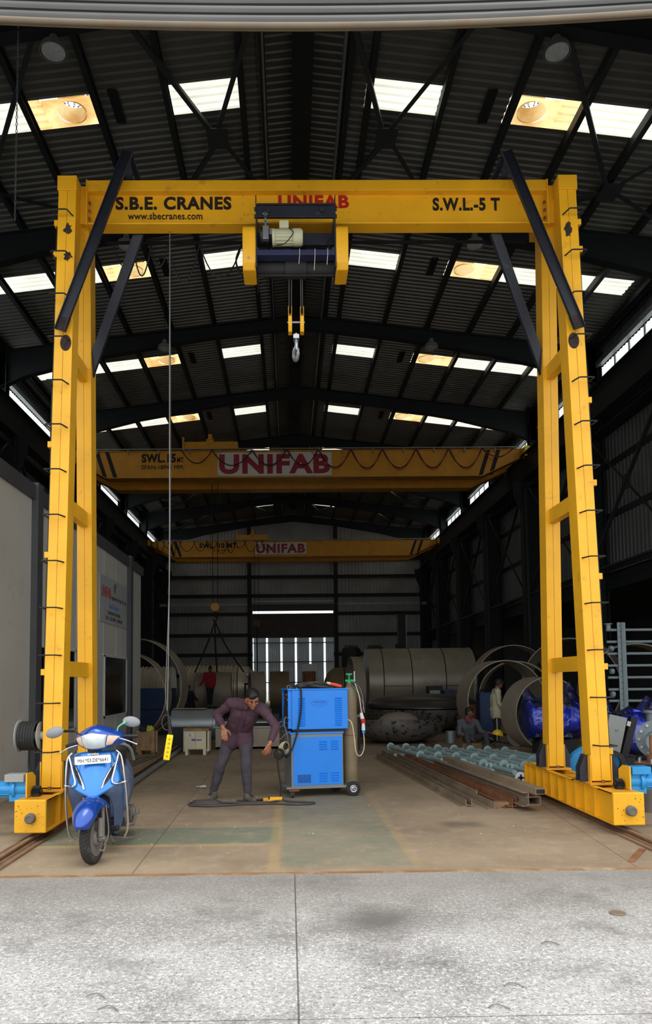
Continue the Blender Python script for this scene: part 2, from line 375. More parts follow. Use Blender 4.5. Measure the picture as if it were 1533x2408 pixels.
# ================================================================ floor
CX = 0.4
def floor_mat(inside):
    m = D.materials.new('dusty_shop_floor' if inside else 'pebbled_concrete'); m.use_nodes = True; n = m.node_tree; L = n.links; b = n.nodes['Principled BSDF']
    tc = n.nodes.new('ShaderNodeTexCoord'); sp = n.nodes.new('ShaderNodeSeparateXYZ'); L.new(tc.outputs['Object'], sp.inputs[0])
    def nz(scale, detail=6, rough=0.6, vec=None):
        t = n.nodes.new('ShaderNodeTexNoise'); t.inputs['Scale'].default_value = scale; t.inputs['Detail'].default_value = detail; t.inputs['Roughness'].default_value = rough
        L.new(vec or tc.outputs['Object'], t.inputs['Vector']); return t.outputs['Fac']
    def mth(op, a, bb=None, c=None):
        t = n.nodes.new('ShaderNodeMath'); t.operation = op
        for i, v in enumerate((a, bb, c)):
            if v is None: continue
            if isinstance(v, (int, float)): t.inputs[i].default_value = v
            else: L.new(v, t.inputs[i])
        return t.outputs[0]
    def ramp(f, a, bb):
        t = n.nodes.new('ShaderNodeMapRange'); t.inputs[1].default_value = a; t.inputs[2].default_value = bb; L.new(f, t.inputs[0]); return t.outputs[0]
    def mix(f, a, c):
        t = n.nodes.new('ShaderNodeMix'); t.data_type = 'RGBA'
        if isinstance(f, (int, float)): t.inputs[0].default_value = f
        else: L.new(f, t.inputs[0])
        for i, v in ((6, a), (7, c)):
            if isinstance(v, tuple): t.inputs[i].default_value = lin(v) + (1,)
            else: L.new(v, t.inputs[i])
        return t.outputs[2]
    def rect(x0, x1, y0, y1, soft=0.02, wob=0.06):
        w = mth('MULTIPLY', mth('SUBTRACT', nz(6), 0.5), wob)
        X = mth('ADD', sp.outputs[0], w); Y = mth('ADD', sp.outputs[1], w)
        return mth('MULTIPLY', mth('MULTIPLY', ramp(X, x0-soft, x0+soft), ramp(X, x1+soft, x1-soft)), mth('MULTIPLY', ramp(Y, y0-soft, y0+soft), ramp(Y, y1+soft, y1-soft)))
    if inside:
        base = mix(ramp(nz(0.7), 0.35, 0.65), (156, 138, 114), (128, 112, 92))
        base = mix(mth('MULTIPLY', ramp(nz(5, 8, 0.75), 0.5, 0.7), 0.6), base, (168, 156, 136))
        base = mix(mth('MULTIPLY', ramp(nz(2.3, 8, 0.8), 0.6, 0.75), 0.55), base, (96, 84, 70))
        worn = ramp(nz(3.2, 8, 0.75), 0.32, 0.5)
        g = mth('MULTIPLY', rect(-2.6, -0.12, 7.45, 8.25), worn)
        base = mix(mth('MULTIPLY', g, 0.62), base, (84, 112, 96))
        g2 = mth('MULTIPLY', rect(-0.08, 1.05, 6.5, 10.8), ramp(nz(2.6, 8, 0.8), 0.36, 0.6))
        base = mix(mth('MULTIPLY', g2, 0.5), base, (96, 122, 106))
        yl = mth('MAXIMUM', mth('MULTIPLY', rect(-0.2, -0.1, 6.4, 9.9), 0.32), mth('MULTIPLY', rect(1.05, 1.15, 6.4, 10.8), 0.14))
        yl = mth('MAXIMUM', yl, mth('MULTIPLY', rect(-2.6, -0.12, 7.33, 7.43), 0.4))
        base = mix(mth('MULTIPLY', yl, worn), base, (186, 158, 92))
        for xa, xb, ya, yb in ((-1.38, -1.33, 6.5, 11.5), (3.18, 2.93, 6.53, 9.52)):
            # sawn joint running from (xb, ya) to (xa, yb)
            ln = mth('ABSOLUTE', mth('SUBTRACT', sp.outputs[0], mth('MULTIPLY_ADD', sp.outputs[1], (xa-xb)/(yb-ya), xb-(xa-xb)/(yb-ya)*ya)))
            base = mix(mth('MULTIPLY', ramp(ln, 0.008, 0.003), 0.6), base, (70, 58, 46))
        sp1 = mth('MULTIPLY', rect(1.68, 2.1, 8.1, 8.4, 0.08, 0.1), 0.6)
        base = mix(sp1, base, (84, 74, 64))
        b.inputs['Roughness'].default_value = 0.72
    else:
        vo = n.nodes.new('ShaderNodeTexVoronoi'); vo.inputs['Scale'].default_value = 85; L.new(tc.outputs['Object'], vo.inputs['Vector'])
        base = mix(ramp(nz(0.9, 4), 0.35, 0.65), (150, 148, 146), (186, 184, 182))
        base = mix(mth('MULTIPLY', ramp(vo.outputs['Distance'], 0.62, 0.35), ramp(nz(30, 2), 0.42, 0.6)), base, (224, 224, 222))
        base = mix(mth('MULTIPLY', ramp(nz(46, 3, 0.7), 0.53, 0.64), 0.75), base, (104, 100, 96))
        base = mix(mth('MULTIPLY', ramp(nz(1.3, 8, 0.78), 0.5, 0.66), 0.7), base, (100, 98, 97))
        dx = mth('SUBTRACT', sp.outputs[0], 0.62); dy = mth('SUBTRACT', sp.outputs[1], 5.05)
        dd = mth('SQRT', mth('ADD', mth('MULTIPLY', mth('MULTIPLY', dx, dx), 2.2), mth('MULTIPLY', mth('MULTIPLY', dy, dy), 3.0)))
        dd = mth('ADD', dd, mth('MULTIPLY', mth('SUBTRACT', nz(3), 0.5), 0.9))
        base = mix(mth('MULTIPLY', ramp(dd, 0.8, 0.1), 0.85), base, (78, 74, 72))
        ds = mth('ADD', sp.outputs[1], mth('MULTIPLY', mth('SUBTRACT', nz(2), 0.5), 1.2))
        base = mix(mth('MULTIPLY', ramp(ds, 4.4, 5.9), 0.68), base, (122, 117, 108))  # browner towards the threshold: dust, plus some light falloff painted into the colour
        for fx, k in ((mth('ABSOLUTE', mth('SUBTRACT', sp.outputs[0], 0.03)), 0.007), (mth('ABSOLUTE', mth('SUBTRACT', sp.outputs[1], 3.62)), 0.005)):
            base = mix(mth('MULTIPLY', ramp(fx, k, k*0.4), 0.8), base, (62, 58, 54))
        b.inputs['Roughness'].default_value = 0.85
    L.new(base, b.inputs['Base Color'])
    bp = n.nodes.new('ShaderNodeBump'); bp.inputs['Strength'].default_value = 0.25 if inside else 0.6; bp.inputs['Distance'].default_value = 0.01
    L.new(nz(40 if inside else 60, 5, 0.7), bp.inputs['Height']); L.new(bp.outputs[0], b.inputs['Normal'])
    return m
struct(MB().mesh([(-14, 6.3, 0), (26, 6.3, 0), (26, 56, 0), (-14, 56, 0)], [(0, 1, 2, 3)]).build('floor', floor_mat(True)))
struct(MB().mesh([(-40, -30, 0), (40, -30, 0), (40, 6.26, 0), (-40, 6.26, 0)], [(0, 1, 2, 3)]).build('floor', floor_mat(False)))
struct(MB().box(-14, 6.25, -0.05, 26, 6.31, 0.004).build('trim_1', mat('threshold_angle', (150, 112, 74), 0.7, 0.2, var=0.2, scale=3, dirt=((186, 170, 140), 0.5, 2, 0.2))))
struct(MB().mesh([(-40, 56, -0.02), (40, 56, -0.02), (40, 110, -0.02), (-40, 110, -0.02)], [(0, 1, 2, 3)]).build('floor', mat('yard_ground', (150, 148, 140), 0.9)))

# ================================================================ roof
ZR = lambda d: 14.09 - 0.12*d
Y0, Y1 = 6.5, 54.6
ROWS = [14.79 + 6.03*i for i in range(7)]
EDG = [0.85, 1.33, 2.87, 4.3, 5.38, 5.72, 7.1, 8.5, 9.62, 10.35]
KIND = {(1.33, 2.87): 'in', (4.3, 5.38): 'turb', (5.38, 5.72): 'stain', (5.72, 7.1): 'a', (7.1, 8.5): 'b', (8.5, 9.62): 'c'}
nwin = [0]
def window(mb, m, **k):
    nwin[0] += 1; return struct(mb.build('window_%d' % nwin[0], m, **k))
dark_plates = MB()
for s in (-1, 1):
    sheet = MB(); cells = {}
    pitch = 0.201; n = int((Y1-Y0)/pitch)+2
    for i in range(n):
        y0 = Y0+i*pitch; ym = y0+pitch/2
        row = next((k for k, q in enumerate(ROWS) if abs(ym-q) < 0.42), None)
        pr = [(y0, 0), (y0+pitch*0.5, 0), (y0+pitch*0.62, 0.04), (y0+pitch*0.88, 0.04), (y0+pitch, 0)]
        for d0, d1 in zip(EDG, EDG[1:]):
            key = KIND.get((d0, d1))
            mb = sheet if (row is None or key is None) else cells.setdefault((row, key), MB())
            if key == 'turb' and row is not None: continue
            for (ya, ha), (yb, hb) in zip(pr, pr[1:]):
                mb.mesh([(CX+s*d0, ya, ZR(d0)+ha), (CX+s*d1, ya, ZR(d1)+ha), (CX+s*d1, yb, ZR(d1)+hb), (CX+s*d0, yb, ZR(d0)+hb)], [(0, 1, 2, 3)])
    struct(sheet.build('ceiling', SHEET, fix=False))
    for (row, key), mb in cells.items():
        window(mb, TURB if key == 'stain' else SKYL, fix=False)
for yr in ROWS[:4]:
    for s in (-1, 1):
        x0, x1 = sorted((CX+s*3.78, CX+s*3.98)); z = ZR(3.9)
        dark_plates.box(x0, yr-0.55, z-0.06, x1, yr+0.35, z-0.03)  # dark flat plates just below the sheets, beside the skylight rows
# raised ridge monitor
mon = MB()
for s in (-1, 1):
    mon.corr((CX, Y0, 14.85), (0, 1, 0), (s*0.95, 0, -0.12), (0, 0, 1), Y1-Y0, 1.0, 0.2, 0.03)
    mon.mesh([(CX+s*0.95, Y0, 13.95), (CX+s*0.95, Y1, 13.95), (CX+s*0.95, Y1, 14.75), (CX+s*0.95, Y0, 14.75)], [(0, 1, 2, 3)])
mon.box(CX-0.95, Y1-0.05, 13.8, CX+0.95, Y1, 14.9)
struct(mon.build('ceiling', SHEET))
nt_ = [1]
def trim(mb, m=DARKST, **k):
    nt_[0] += 1; return struct(mb.build('trim_%d' % nt_[0], m, **k))
trim(dark_plates, DARKST)
for s in (-1, 1):
    for d in (0.88, 1.33, 2.87, 4.3, 5.72, 7.1, 8.5, 9.85):
        z = ZR(d)
        trim(MB().channel((CX+s*d, Y0, z-0.11), (CX+s*d, Y1, z-0.11), 0.12, 0.2, 0.012), PURL)
    trim(MB().box(CX+s*0.80-0.02, Y0, 13.75, CX+s*0.80+0.02, Y1, 14.0), GALV)
trim(MB().box(CX-0.22, Y0, 14.35, CX+0.22, Y1, 14.6), PURL)
YC = [12.1 + 6.05*i for i in range(8)]
for yc in YC:
    for s in (-1, 1):
        def sec(d, dep, zt):
            x = CX+s*d; w = 0.13; t = 0.02
            return [(x, yc-w, zt), (x, yc+w, zt), (x, yc+w, zt-t), (x, yc+t/2, zt-t), (x, yc+t/2, zt-dep+t), (x, yc+w, zt-dep+t), (x, yc+w, zt-dep), (x, yc-w, zt-dep), (x, yc-w, zt-dep+t), (x, yc-t/2, zt-dep+t), (x, yc-t/2, zt-t), (x, yc-w, zt-t)]
        trim(MB().loft([sec(d, dp, ZR(d)-0.22) for d, dp in ((0, 0.45), (3, 0.42), (6.5, 0.62), (9.0, 0.95), (10.1, 1.3))]))
        # column above and below the runway
        trim(MB().ibeam((CX+s*9.95, yc, 10.9), (CX+s*9.95, yc, 12.9), 0.3, 0.5, 0.03, 0.02, up=(1, 0, 0)).box(CX+s*9.7, yc-0.15, 10.9, CX+s*9.74, yc+0.15, 12.2))
        lo = MB().box(CX+s*9.35-0.02, yc-0.22, 0, CX+s*9.35+0.02, yc+0.22, 9.75).box(CX+s*10.1-0.02, yc-0.22, 0, CX+s*10.1+0.02, yc+0.22, 10.9).box(min(CX+s*9.35, CX+s*10.1), yc-0.015, 0, max(CX+s*9.35, CX+s*10.1), yc+0.015, 9.75)
        lo.prism([(CX+s*9.35, yc-0.02, 9.75), (CX+s*9.0, yc-0.02, 9.75), (CX+s*9.0, yc-0.02, 9.2), (CX+s*9.35, yc-0.02, 8.4)], (0, 0.04, 0))
        trim(lo)
for s in (-1, 1):   # crane runways, rails, horizontal ties
    trim(MB().ibeam((CX+s*9.47, Y0, 10.28), (CX+s*9.47, Y1, 10.28), 0.36, 1.05, 0.03, 0.02))
    trim(MB().ibeam((CX+s*9.47, Y0, 10.86), (CX+s*9.47, Y1, 10.86), 0.08, 0.1, 0.02, 0.02), RAILM)
    trim(MB().box(CX+s*9.9-0.25, Y0, 9.5, CX+s*9.9+0.25, Y1, 9.56))
# side walls
for s in (-1, 1):
    X = CX+s*10.3; nm = 'wall_left' if s < 0 else 'wall_right'
    w = MB().corr((X, Y0, 12.05), (0, 1, 0), (0, 0, 1), (-s, 0, 0), Y1-Y0, 0.95, 0.2, 0.03)
    zb = 5.0 if s > 0 else 0.0
    w.corr((X, Y0, zb), (0, 1, 0), (0, 0, 1), (-s, 0, 0), Y1-Y0, 11.1-zb, 0.25, 0.035)
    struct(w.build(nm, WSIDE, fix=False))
    for yc in YC[:-1] + [Y0-6.05+6.05*0.93]:
        ya, yb = max(yc, Y0), min(yc+6.05, Y1)
        window(MB().corr((X, ya, 11.12), (0, 0, 1), (0, 1, 0), (-s, 0, 0), 0.92, yb-ya, 0.23, 0.03), CLER, fix=False)
        for k in range(1, 6):
            yy = ya+(yb-ya)*k/6
            trim(MB().box(X-s*0.04-0.02, yy-0.03, 11.1, X-s*0.04+0.02, yy+0.03, 12.06), WSHEET) if s > 0 else None
    trim(MB().box(X-s*0.18-0.08, Y0, 12.03, X-s*0.18+0.08, Y1, 12.2), GALV)
    trim(MB().box(X-s*0.1-0.05, Y0, 12.65, X-s*0.1+0.05, Y1, 12.8))
    for zg in (5.2, 6.9, 8.6, 10.2) if s > 0 else (1.5, 3.2, 4.9, 6.6, 8.3, 9.9):
        trim(MB().channel((X-s*0.06, Y0, zg), (X-s*0.06, Y1, zg), 0.07, 0.2, 0.01), PURL)
X = CX+10.1
trim(MB().ibeam((X, Y0, 4.7), (X, Y1, 4.7), 0.2, 0.55, 0.02, 0.015))
trim(MB().bar((X-0.7, Y0, 4.98), (X-0.7, Y1, 4.98), 0.1, 0.06), PURL)
for ya, yb in zip(YC, YC[1:]):   # crossed wall bracing and slim posts on the aisle side
    br = MB()
    br.bar((X-0.6, ya+0.2, 9.6), (X-0.6, yb-0.2, 5.0), 0.09, 0.09); br.bar((X-0.6, ya+0.2, 5.0), (X-0.6, yb-0.2, 9.6), 0.05, 0.05)
    br.obox((X-0.6, (ya+yb)/2, 7.3), (0.03, 0.45, 0.45)); trim(br, PURL)
    trim(MB().bar((X-0.75, yb-0.5, 0), (X-0.75, yb-0.5, 9.3), 0.09, 0.07), PURL)
    if ya > 18: 
        br2 = MB().bar((CX-9.5, ya+0.2, 9.6), (CX-9.5, yb-0.2, 5.0), 0.09, 0.09); br2.bar((CX-9.5, ya+0.2, 5.0), (CX-9.5, yb-0.2, 9.6), 0.05, 0.05); trim(br2, PURL)
# low aisle on the right
struct(MB().box(22, Y0, 0, 22.1, Y1, 5.6).build('wall_right_outer', WSIDE))
struct(MB().box(CX+10.3, Y0, 5.3, 22, Y1, 5.35).build('ceiling_aisle', SHEET))
struct(MB().box(CX+10.3, Y1, 0, 22, Y1+0.1, 5.6).build('wall_back_aisle', WSHEET))
# roof bracing: crossed angles with gusset plates below the sheets
def brace(cx_, cy, pts, w=0.1):
    z = ZR(abs(cx_-CX))-0.32; b = MB().obox((cx_, cy, z-0.01), (0.46, 0.62, 0.015))
    for px, py in pts: b.angle((cx_, cy, z), (px, py, ZR(abs(px-CX))-0.3), w, w*0.8, 0.012)
    trim(b, mat('brace_paint', (58, 62, 64), 0.5, 0.2) if 'brace_paint' not in MATS else MATS['brace_paint'])
for yb in (12.1, 42.35, 48.4):
    ym = yb+3.45
    for s in (-1, 1):
        brace(CX+s*1.86, ym, ((CX+s*0.75, yb+0.1), (CX+s*3.3, yb+0.1), (CX+s*0.75, yb+5.9), (CX+s*3.3, yb+5.9)))
        brace(CX+s*7.2, ym+0.9, ((CX+s*4.6, yb+0.1), (CX+s*9.8, yb+0.1), (CX+s*4.9, yb+5.9), (CX+s*9.8, yb+5.9)))
# back wall with girts, posts and the far doorway
YB = 54.6
wb = MB()
zt = lambda x0: (lambda x: ZR(abs(x0+x-CX))-0.02)
XD0, XD1 = -2.65, 3.3
def wallpart(x0, x1, z0, z1=None):
    f = (lambda x: z1-z0) if z1 else (lambda x: ZR(abs(x0+x-CX))+0.05-z0)
    wb.corr((x0, YB, z0), (1, 0, 0), (0, 0, 1), (0, -1, 0), x1-x0, f, 0.26, 0.04)
wallpart(CX-10.3, XD0, 0); wallpart(XD0-0.15, XD1+0.15, 6.75); wallpart(XD1, CX+10.3, 0)
struct(wb.build('wall_back', WSHEET, fix=False))
for x in (CX-10.1, XD0-0.25, XD1+0.2, CX+9.9): trim(MB().ibeam((x, YB-0.25, 0), (x, YB-0.25, 13), 0.25, 0.35, 0.02, 0.015, up=(0, 1, 0)))
for z in (2.0, 3.5, 4.95, 6.5, 7.85, 9.25, 10.6):
    for x0, x1 in ((CX-10.2, XD0), (XD1, CX+10.2)) if z < 6.7 else ((CX-10.2, CX+10.2),):
        trim(MB().channel((x0, YB-0.08, z), (x1, YB-0.08, z), 0.12, 0.26, 0.015), PURL)
    if z < 6.7:
        pass
for x0, x1 in ((CX-10.2, XD0-0.4), (XD1+0.3, CX+9.8)):
    trim(MB().box(x0, YB-0.3, 7.1, x1, YB-0.12, 7.16).box(x0, YB-0.3, 7.16, x1, YB-0.28, 7.3), WSHEET)
trim(MB().box(XD0, YB-0.5, 7.35, XD1, YB-0.38, 7.45), GALV)
fs = MB().corr((XD0-0.1, YB-0.3, 4.8), (0, 0, 1), (1, 0, 0), (0, -1, 0), 1.72, XD1-XD0+0.2, 0.14, 0.05)
struct(fs.build('door_1', SHUTD, fix=False))
dr = MB().box(XD0-0.1, YB-0.34, 4.72, XD1+0.1, YB-0.26, 4.82).box(XD0-0.1, YB-0.3, 6.7, XD1+0.1, YB-0.26, 7.2)
struct(dr.build('door_2', SHUTD))
# facade and the opening the photo looks through
OX0, OX1 = -9.3, 10.0
fac = MB().box(CX-10.3, 6.36, 8.1, CX+10.3, 6.5, 12.85).prism([(CX-10.3, 6.36, 12.85), (CX+10.3, 6.36, 12.85), (CX, 6.36, 14.9)], (0, 0.14, 0))
fac.box(CX-10.3, 6.36, 0, OX0, 6.5, 8.1).box(OX1, 6.36, 0, CX+10.3, 6.5, 8.1).box(CX+10.3, 6.36, 0, 22, 6.5, 5.6)
struct(fac.build('wall_front', WSHEET))
# roller shutter at the opening: slats, with a sagging bottom rail
def zbot(x): return 7.415 + 0.004*max(-4, min(4, x)) + 0.0115*min(abs(x-0.2), 3.4)**2*(0.8 if x < 0.2 else 1.05)
sh = MB(); xs = [OX0+(OX1-OX0)*i/40 for i in range(41)]; prv = None
zz = 0.06; prof = []
while zz < 0.95:
    for a, h in ((0, 0.0), (0.06, 0.028), (0.3, 0.036), (0.62, 0.036), (0.9, 0.02), (0.95, -0.004)): prof.append((zz+a*0.088, h))
    zz += 0.088
for z, h in prof:
    cur = [sh.bm.verts.new((x, 6.26-h, zbot(x)*(1-z/0.95*0.6)+7.44*z/0.95*0.6+z)) for x in xs]
    if prv:
        for j in range(40): sh.bm.faces.new((prv[j], prv[j+1], cur[j+1], cur[j]))
    prv = cur
struct(sh.build('door_3', SHUT, fix=False, smooth=True))
rl = MB(); rl.tube([(x, 6.22, zbot(x)+0.02) for x in xs], 0.026, 10).build('bottom_rail', BRAIL, D.objects['door_3'], smooth=True)
rl = MB()
for a, b in zip(xs, xs[1:]): rl.prof((a, 6.26, zbot(a)+0.08), (b, 6.26, zbot(b)+0.08), [(-0.03, -0.05), (0.012, -0.05), (0.012, 0.02), (-0.03, 0.02)])
rl.build('bottom_rail', BRAIL, D.objects['door_3'])
# yard behind: sheet fence panels and a hedge
for k in range(8):
    x0 = -3.9+k*1.13
    f = thing('yard_fence', ['grey ribbed fence panel outside the far doorway, %s from the left' % w for w in ('first', 'second', 'third', 'fourth', 'fifth', 'sixth', 'seventh', 'last')][k], 'fence', (x0, 58, 0), group='fence panels in the yard')
    MB().corr((x0, 58, 0.0), (1, 0, 0), (0, 0, 1), (0, -1, 0), 0.98, 6.1, 0.16, 0.03).build('sheet', FENCE, f, fix=False)
    MB().box(x0, 58.05, 0, x0+0.05, 58.1, 6.3).build('post', GALV, f)
for i, z in enumerate((1.4, 3.0, 4.5)):
    tag(MB().box(-4.2, 57.9, z, 5.4, 57.95, z+0.08).build('yard_rail', PURL), ('lowest', 'middle', 'topmost')[i]+' horizontal rail across the fence outside the far doorway', 'rail', 'fence rails')
# high bay lamps
lab = {(0, -1): 'round high bay lamp near the shutter, on the left roof slope', (0, 1): 'round high bay lamp near the shutter, on the right roof slope',
       (1, -1): 'high bay lamp behind the gantry girder, left slope', (1, 1): 'high bay lamp behind the gantry girder, right slope',
       (2, -1): 'high bay lamp over the middle of the hall, left slope', (2, 1): 'high bay lamp over the middle of the hall, right slope'}
for (k, s), lb in lab.items():
    yy = 12.05+k*5.7; x = CX+s*4.35
    t = thing('high_bay_lamp', lb, 'lamp', (x, yy, 12.4), group=None)
    MB().lathe((x, yy, 12.4), (0, 0, 1), [(0, 0.22), (0.005, 0.23), (0.12, 0.2), (0.2, 0.08), (0.3, 0.07), (0.3, 0)], 24).build('shade', LAMPM, t, smooth=True)
    MB().lathe((x, yy, 12.42), (0, 0, -1), [(0, 0.2), (0.01, 0.0)], 24).build('lens', LAMPG, t)
    MB().cyl((x, yy, 12.7), (x, yy, ZR(4.35)-0.02), 0.012).build('stem', PURL, t)
# turbine ventilators in the fibreglass roof panels
vn = ('first', 'second', 'third', 'fourth', 'fifth', 'sixth', 'seventh')
for k, yr in enumerate(ROWS):
    for s in (-1, 1):
        side = 'left' if s < 0 else 'right'; xm = CX+s*4.84; zm = ZR(4.84)
        t = thing('roof_ventilator', '%s roof ventilator from the shutter on the %s slope, stained fibreglass base' % (vn[k], side), 'ventilator', (xm, yr, zm))
        pl = MB(); n = 28; r0 = 0.3; outer = []; inner = []
        for j in range(n):
            a = 2*PI*j/n; c, si = math.cos(a), math.sin(a); q = max(abs(c)/0.54, abs(si)/0.42)
            outer.append((xm+c/q, yr+si/q, ZR(abs(xm+c/q-CX)))); inner.append((xm+c*r0, yr+si*r0, ZR(abs(xm+c*r0-CX))+0.03))
        pl.loft([outer, inner], caps=False); pl.build('base_panel', TURB, t, fix=False)
        MB().lathe((xm, yr, zm), (0, 0, 1), [(0.02, r0), (0.35, r0*0.93)], 28).build('duct', TURB, t, smooth=True)
        rt = MB()
        for j in range(18):
            a = 2*PI*j/18
            rt.tube([(xm+math.cos(a)*q*1.0, yr+math.sin(a)*q, zm+0.36+h) for q, h in ((0.26, 0), (0.36, 0.1), (0.38, 0.2), (0.3, 0.32), (0.1, 0.38))], 0.02, 4)
        rt.build('rotor', GALV, t)
# clean room block on the left
clean = thing('clean_room', 'long grey panelled clean room block with dark windows beside the left gantry leg', 'room', (-4.4, 15, 0))
XR = -3.9
c = MB().box(-9.6, 9.0, 0, XR, 19.5, 4.45); c.build('wall_panels', PANEL, clean)
sm = MB()
for yy in (13.6, 14.6, 15.6, 16.7): sm.box(XR, yy-0.006, 0.0, XR+0.004, yy+0.006, 4.4)
sm.box(XR, 15.55, 2.17, XR+0.02, 18.0, 2.2).box(XR, 11.5, 2.2, XR+0.02, 13.6, 2.23)
sm.build('joint_strip', WHITE, clean)
MB().box(-9.6, 8.9, 4.4, XR+0.06, 19.56, 4.62).build('coping', PDARK, clean)
for i, yy in enumerate((11.3, 17.95)):
    ps = MB().box(XR, yy-0.12, 0, XR+0.1, yy+0.12, 4.66).build('post', PDARK, clean)
wfr = [(11.42, 13.55, 0.75, 2.2), (15.65, 17.8, 0.85, 2.18)]
for y0, y1, z0, z1 in wfr:
    f = MB().box(XR, y0, z0, XR+0.025, y1, z0+0.04).box(XR, y0, z1-0.04, XR+0.025, y1, z1).box(XR, y0, z0, XR+0.025, y0+0.04, z1).box(XR, y1-0.04, z0, XR+0.025, y1, z1).build('window_frame', PANEL, clean)
    MB().box(XR-0.01, y0+0.04, z0+0.04, XR+0.008, y1-0.04, z1-0.04).build('pane', GLASSD, f)
brd = tag(MB().box(XR+0.004, 15.2, 2.86, XR+0.02, 17.75, 3.86).build('sign_board', mat('sign_grey', (166, 170, 168), 0.5, var=0.03)), 'large pale sign board with company lettering on the clean room wall', 'sign')
SX = XR+0.0205
text('UNIFAB', RED, brd, (SX, 15.32, 3.4), (0, 1, 0), (0, 0, 1), 0.82, 0.24, bold=0.02)
text('Engineering Project Pvt. Ltd.', INK, brd, (SX, 16.18, 3.38), (0, 1, 0), (0, 0, 1), 1.48, 0.13)
text('Exotic Division', BLUED, brd, (SX, 16.0, 3.2), (0, 1, 0), (0, 0, 1), 0.9, 0.12)
text('CLEAN ROOM FOR WELDING', INK, brd, (SX, 15.85, 3.06), (0, 1, 0), (0, 0, 1), 1.2, 0.08)
text('ISO 8 - CLASS 10000 - CLEANROOM', INK, brd, (SX, 15.7, 2.94), (0, 1, 0), (0, 0, 1), 1.55, 0.08)
MB().tube([(SX, 16.5, 3.58), (SX, 16.42, 3.66), (SX, 16.45, 3.78), (SX, 16.53, 3.72), (SX, 16.5, 3.58), (SX, 16.6, 3.8)], 0.008, 5).build('emblem', INK, brd)
ch = thing('hoist_chain', 'thin link chain hanging from the roof at the far left', 'chain', (-4.54, 12, 9.4))
cm = MB()
for i in range(64):
    z = 9.4+i*0.062; a = i % 2
    u = V(1, 0, 0) if a else V(0, 1, 0)
    cm.tube([V(-4.54, 12, z)+u*0.014*math.cos(q)+V(0, 0, 0.036*math.sin(q)) for q in [2*PI*j/8 for j in range(8)]], 0.006, 4, closed=True)
cm.tube([(-4.54, 12, 9.4+64*0.062), (-4.54, 12, 13.4)], 0.006, 4)
cm.build('chain_links', GALV, ch)

# ================================================================ gantry crane
GL, GR = -2.61, 3.43
def legY(z, rear=False): return 9.72-0.052*z if rear else 8.30+0.048*z
gan = thing('gantry_crane', 'tall yellow gantry crane on floor rails across the hall entrance', 'crane', (0.41, 9, 0))
# girder
gd = MB().box(-2.42, 8.70, 7.61, 3.24, 8.90, 7.745)
gd.box(-2.42, 8.795, 7.2, 3.24, 8.81, 7.62).box(-2.42, 8.70, 7.185, 3.24, 8.90, 7.205)
girder = gd.build('girder', YEL, gan, bevel=0.004)
for x in (-2.42, 3.24):
    MB().box(x-0.008, 8.68, 7.16, x+0.008, 8.98, 7.74).build('end_plate', YEL, girder)
    s = 1 if x < 0 else -1
    for z in (7.28, 7.38, 7.48):
        MB().cyl((x+s*0.008, 8.74, z), (x+s*0.035, 8.74, z), 0.018, n=6).build('bolt', RUST, girder)
WY = 8.793
text('S.B.E. CRANES', INK, girder, (-2.09, WY, 7.425), (1, 0, 0), (0, 0, 1), 1.43, 0.17, bold=0.04)
text('www.sbecranes.com', INK, girder, (-1.94, WY, 7.30), (1, 0, 0), (0, 0, 1), 0.92, 0.09, bold=0.015)
text('UNIFAB', RED, girder, (-0.08, WY, 7.44), (1, 0, 0), (0, 0, 1), 0.88, 0.17, bold=0.04)
text('S.W.L.-5 T', INK, girder, (1.84, WY, 7.405), (1, 0, 0), (0, 0, 1), 0.84, 0.17, bold=0.04)
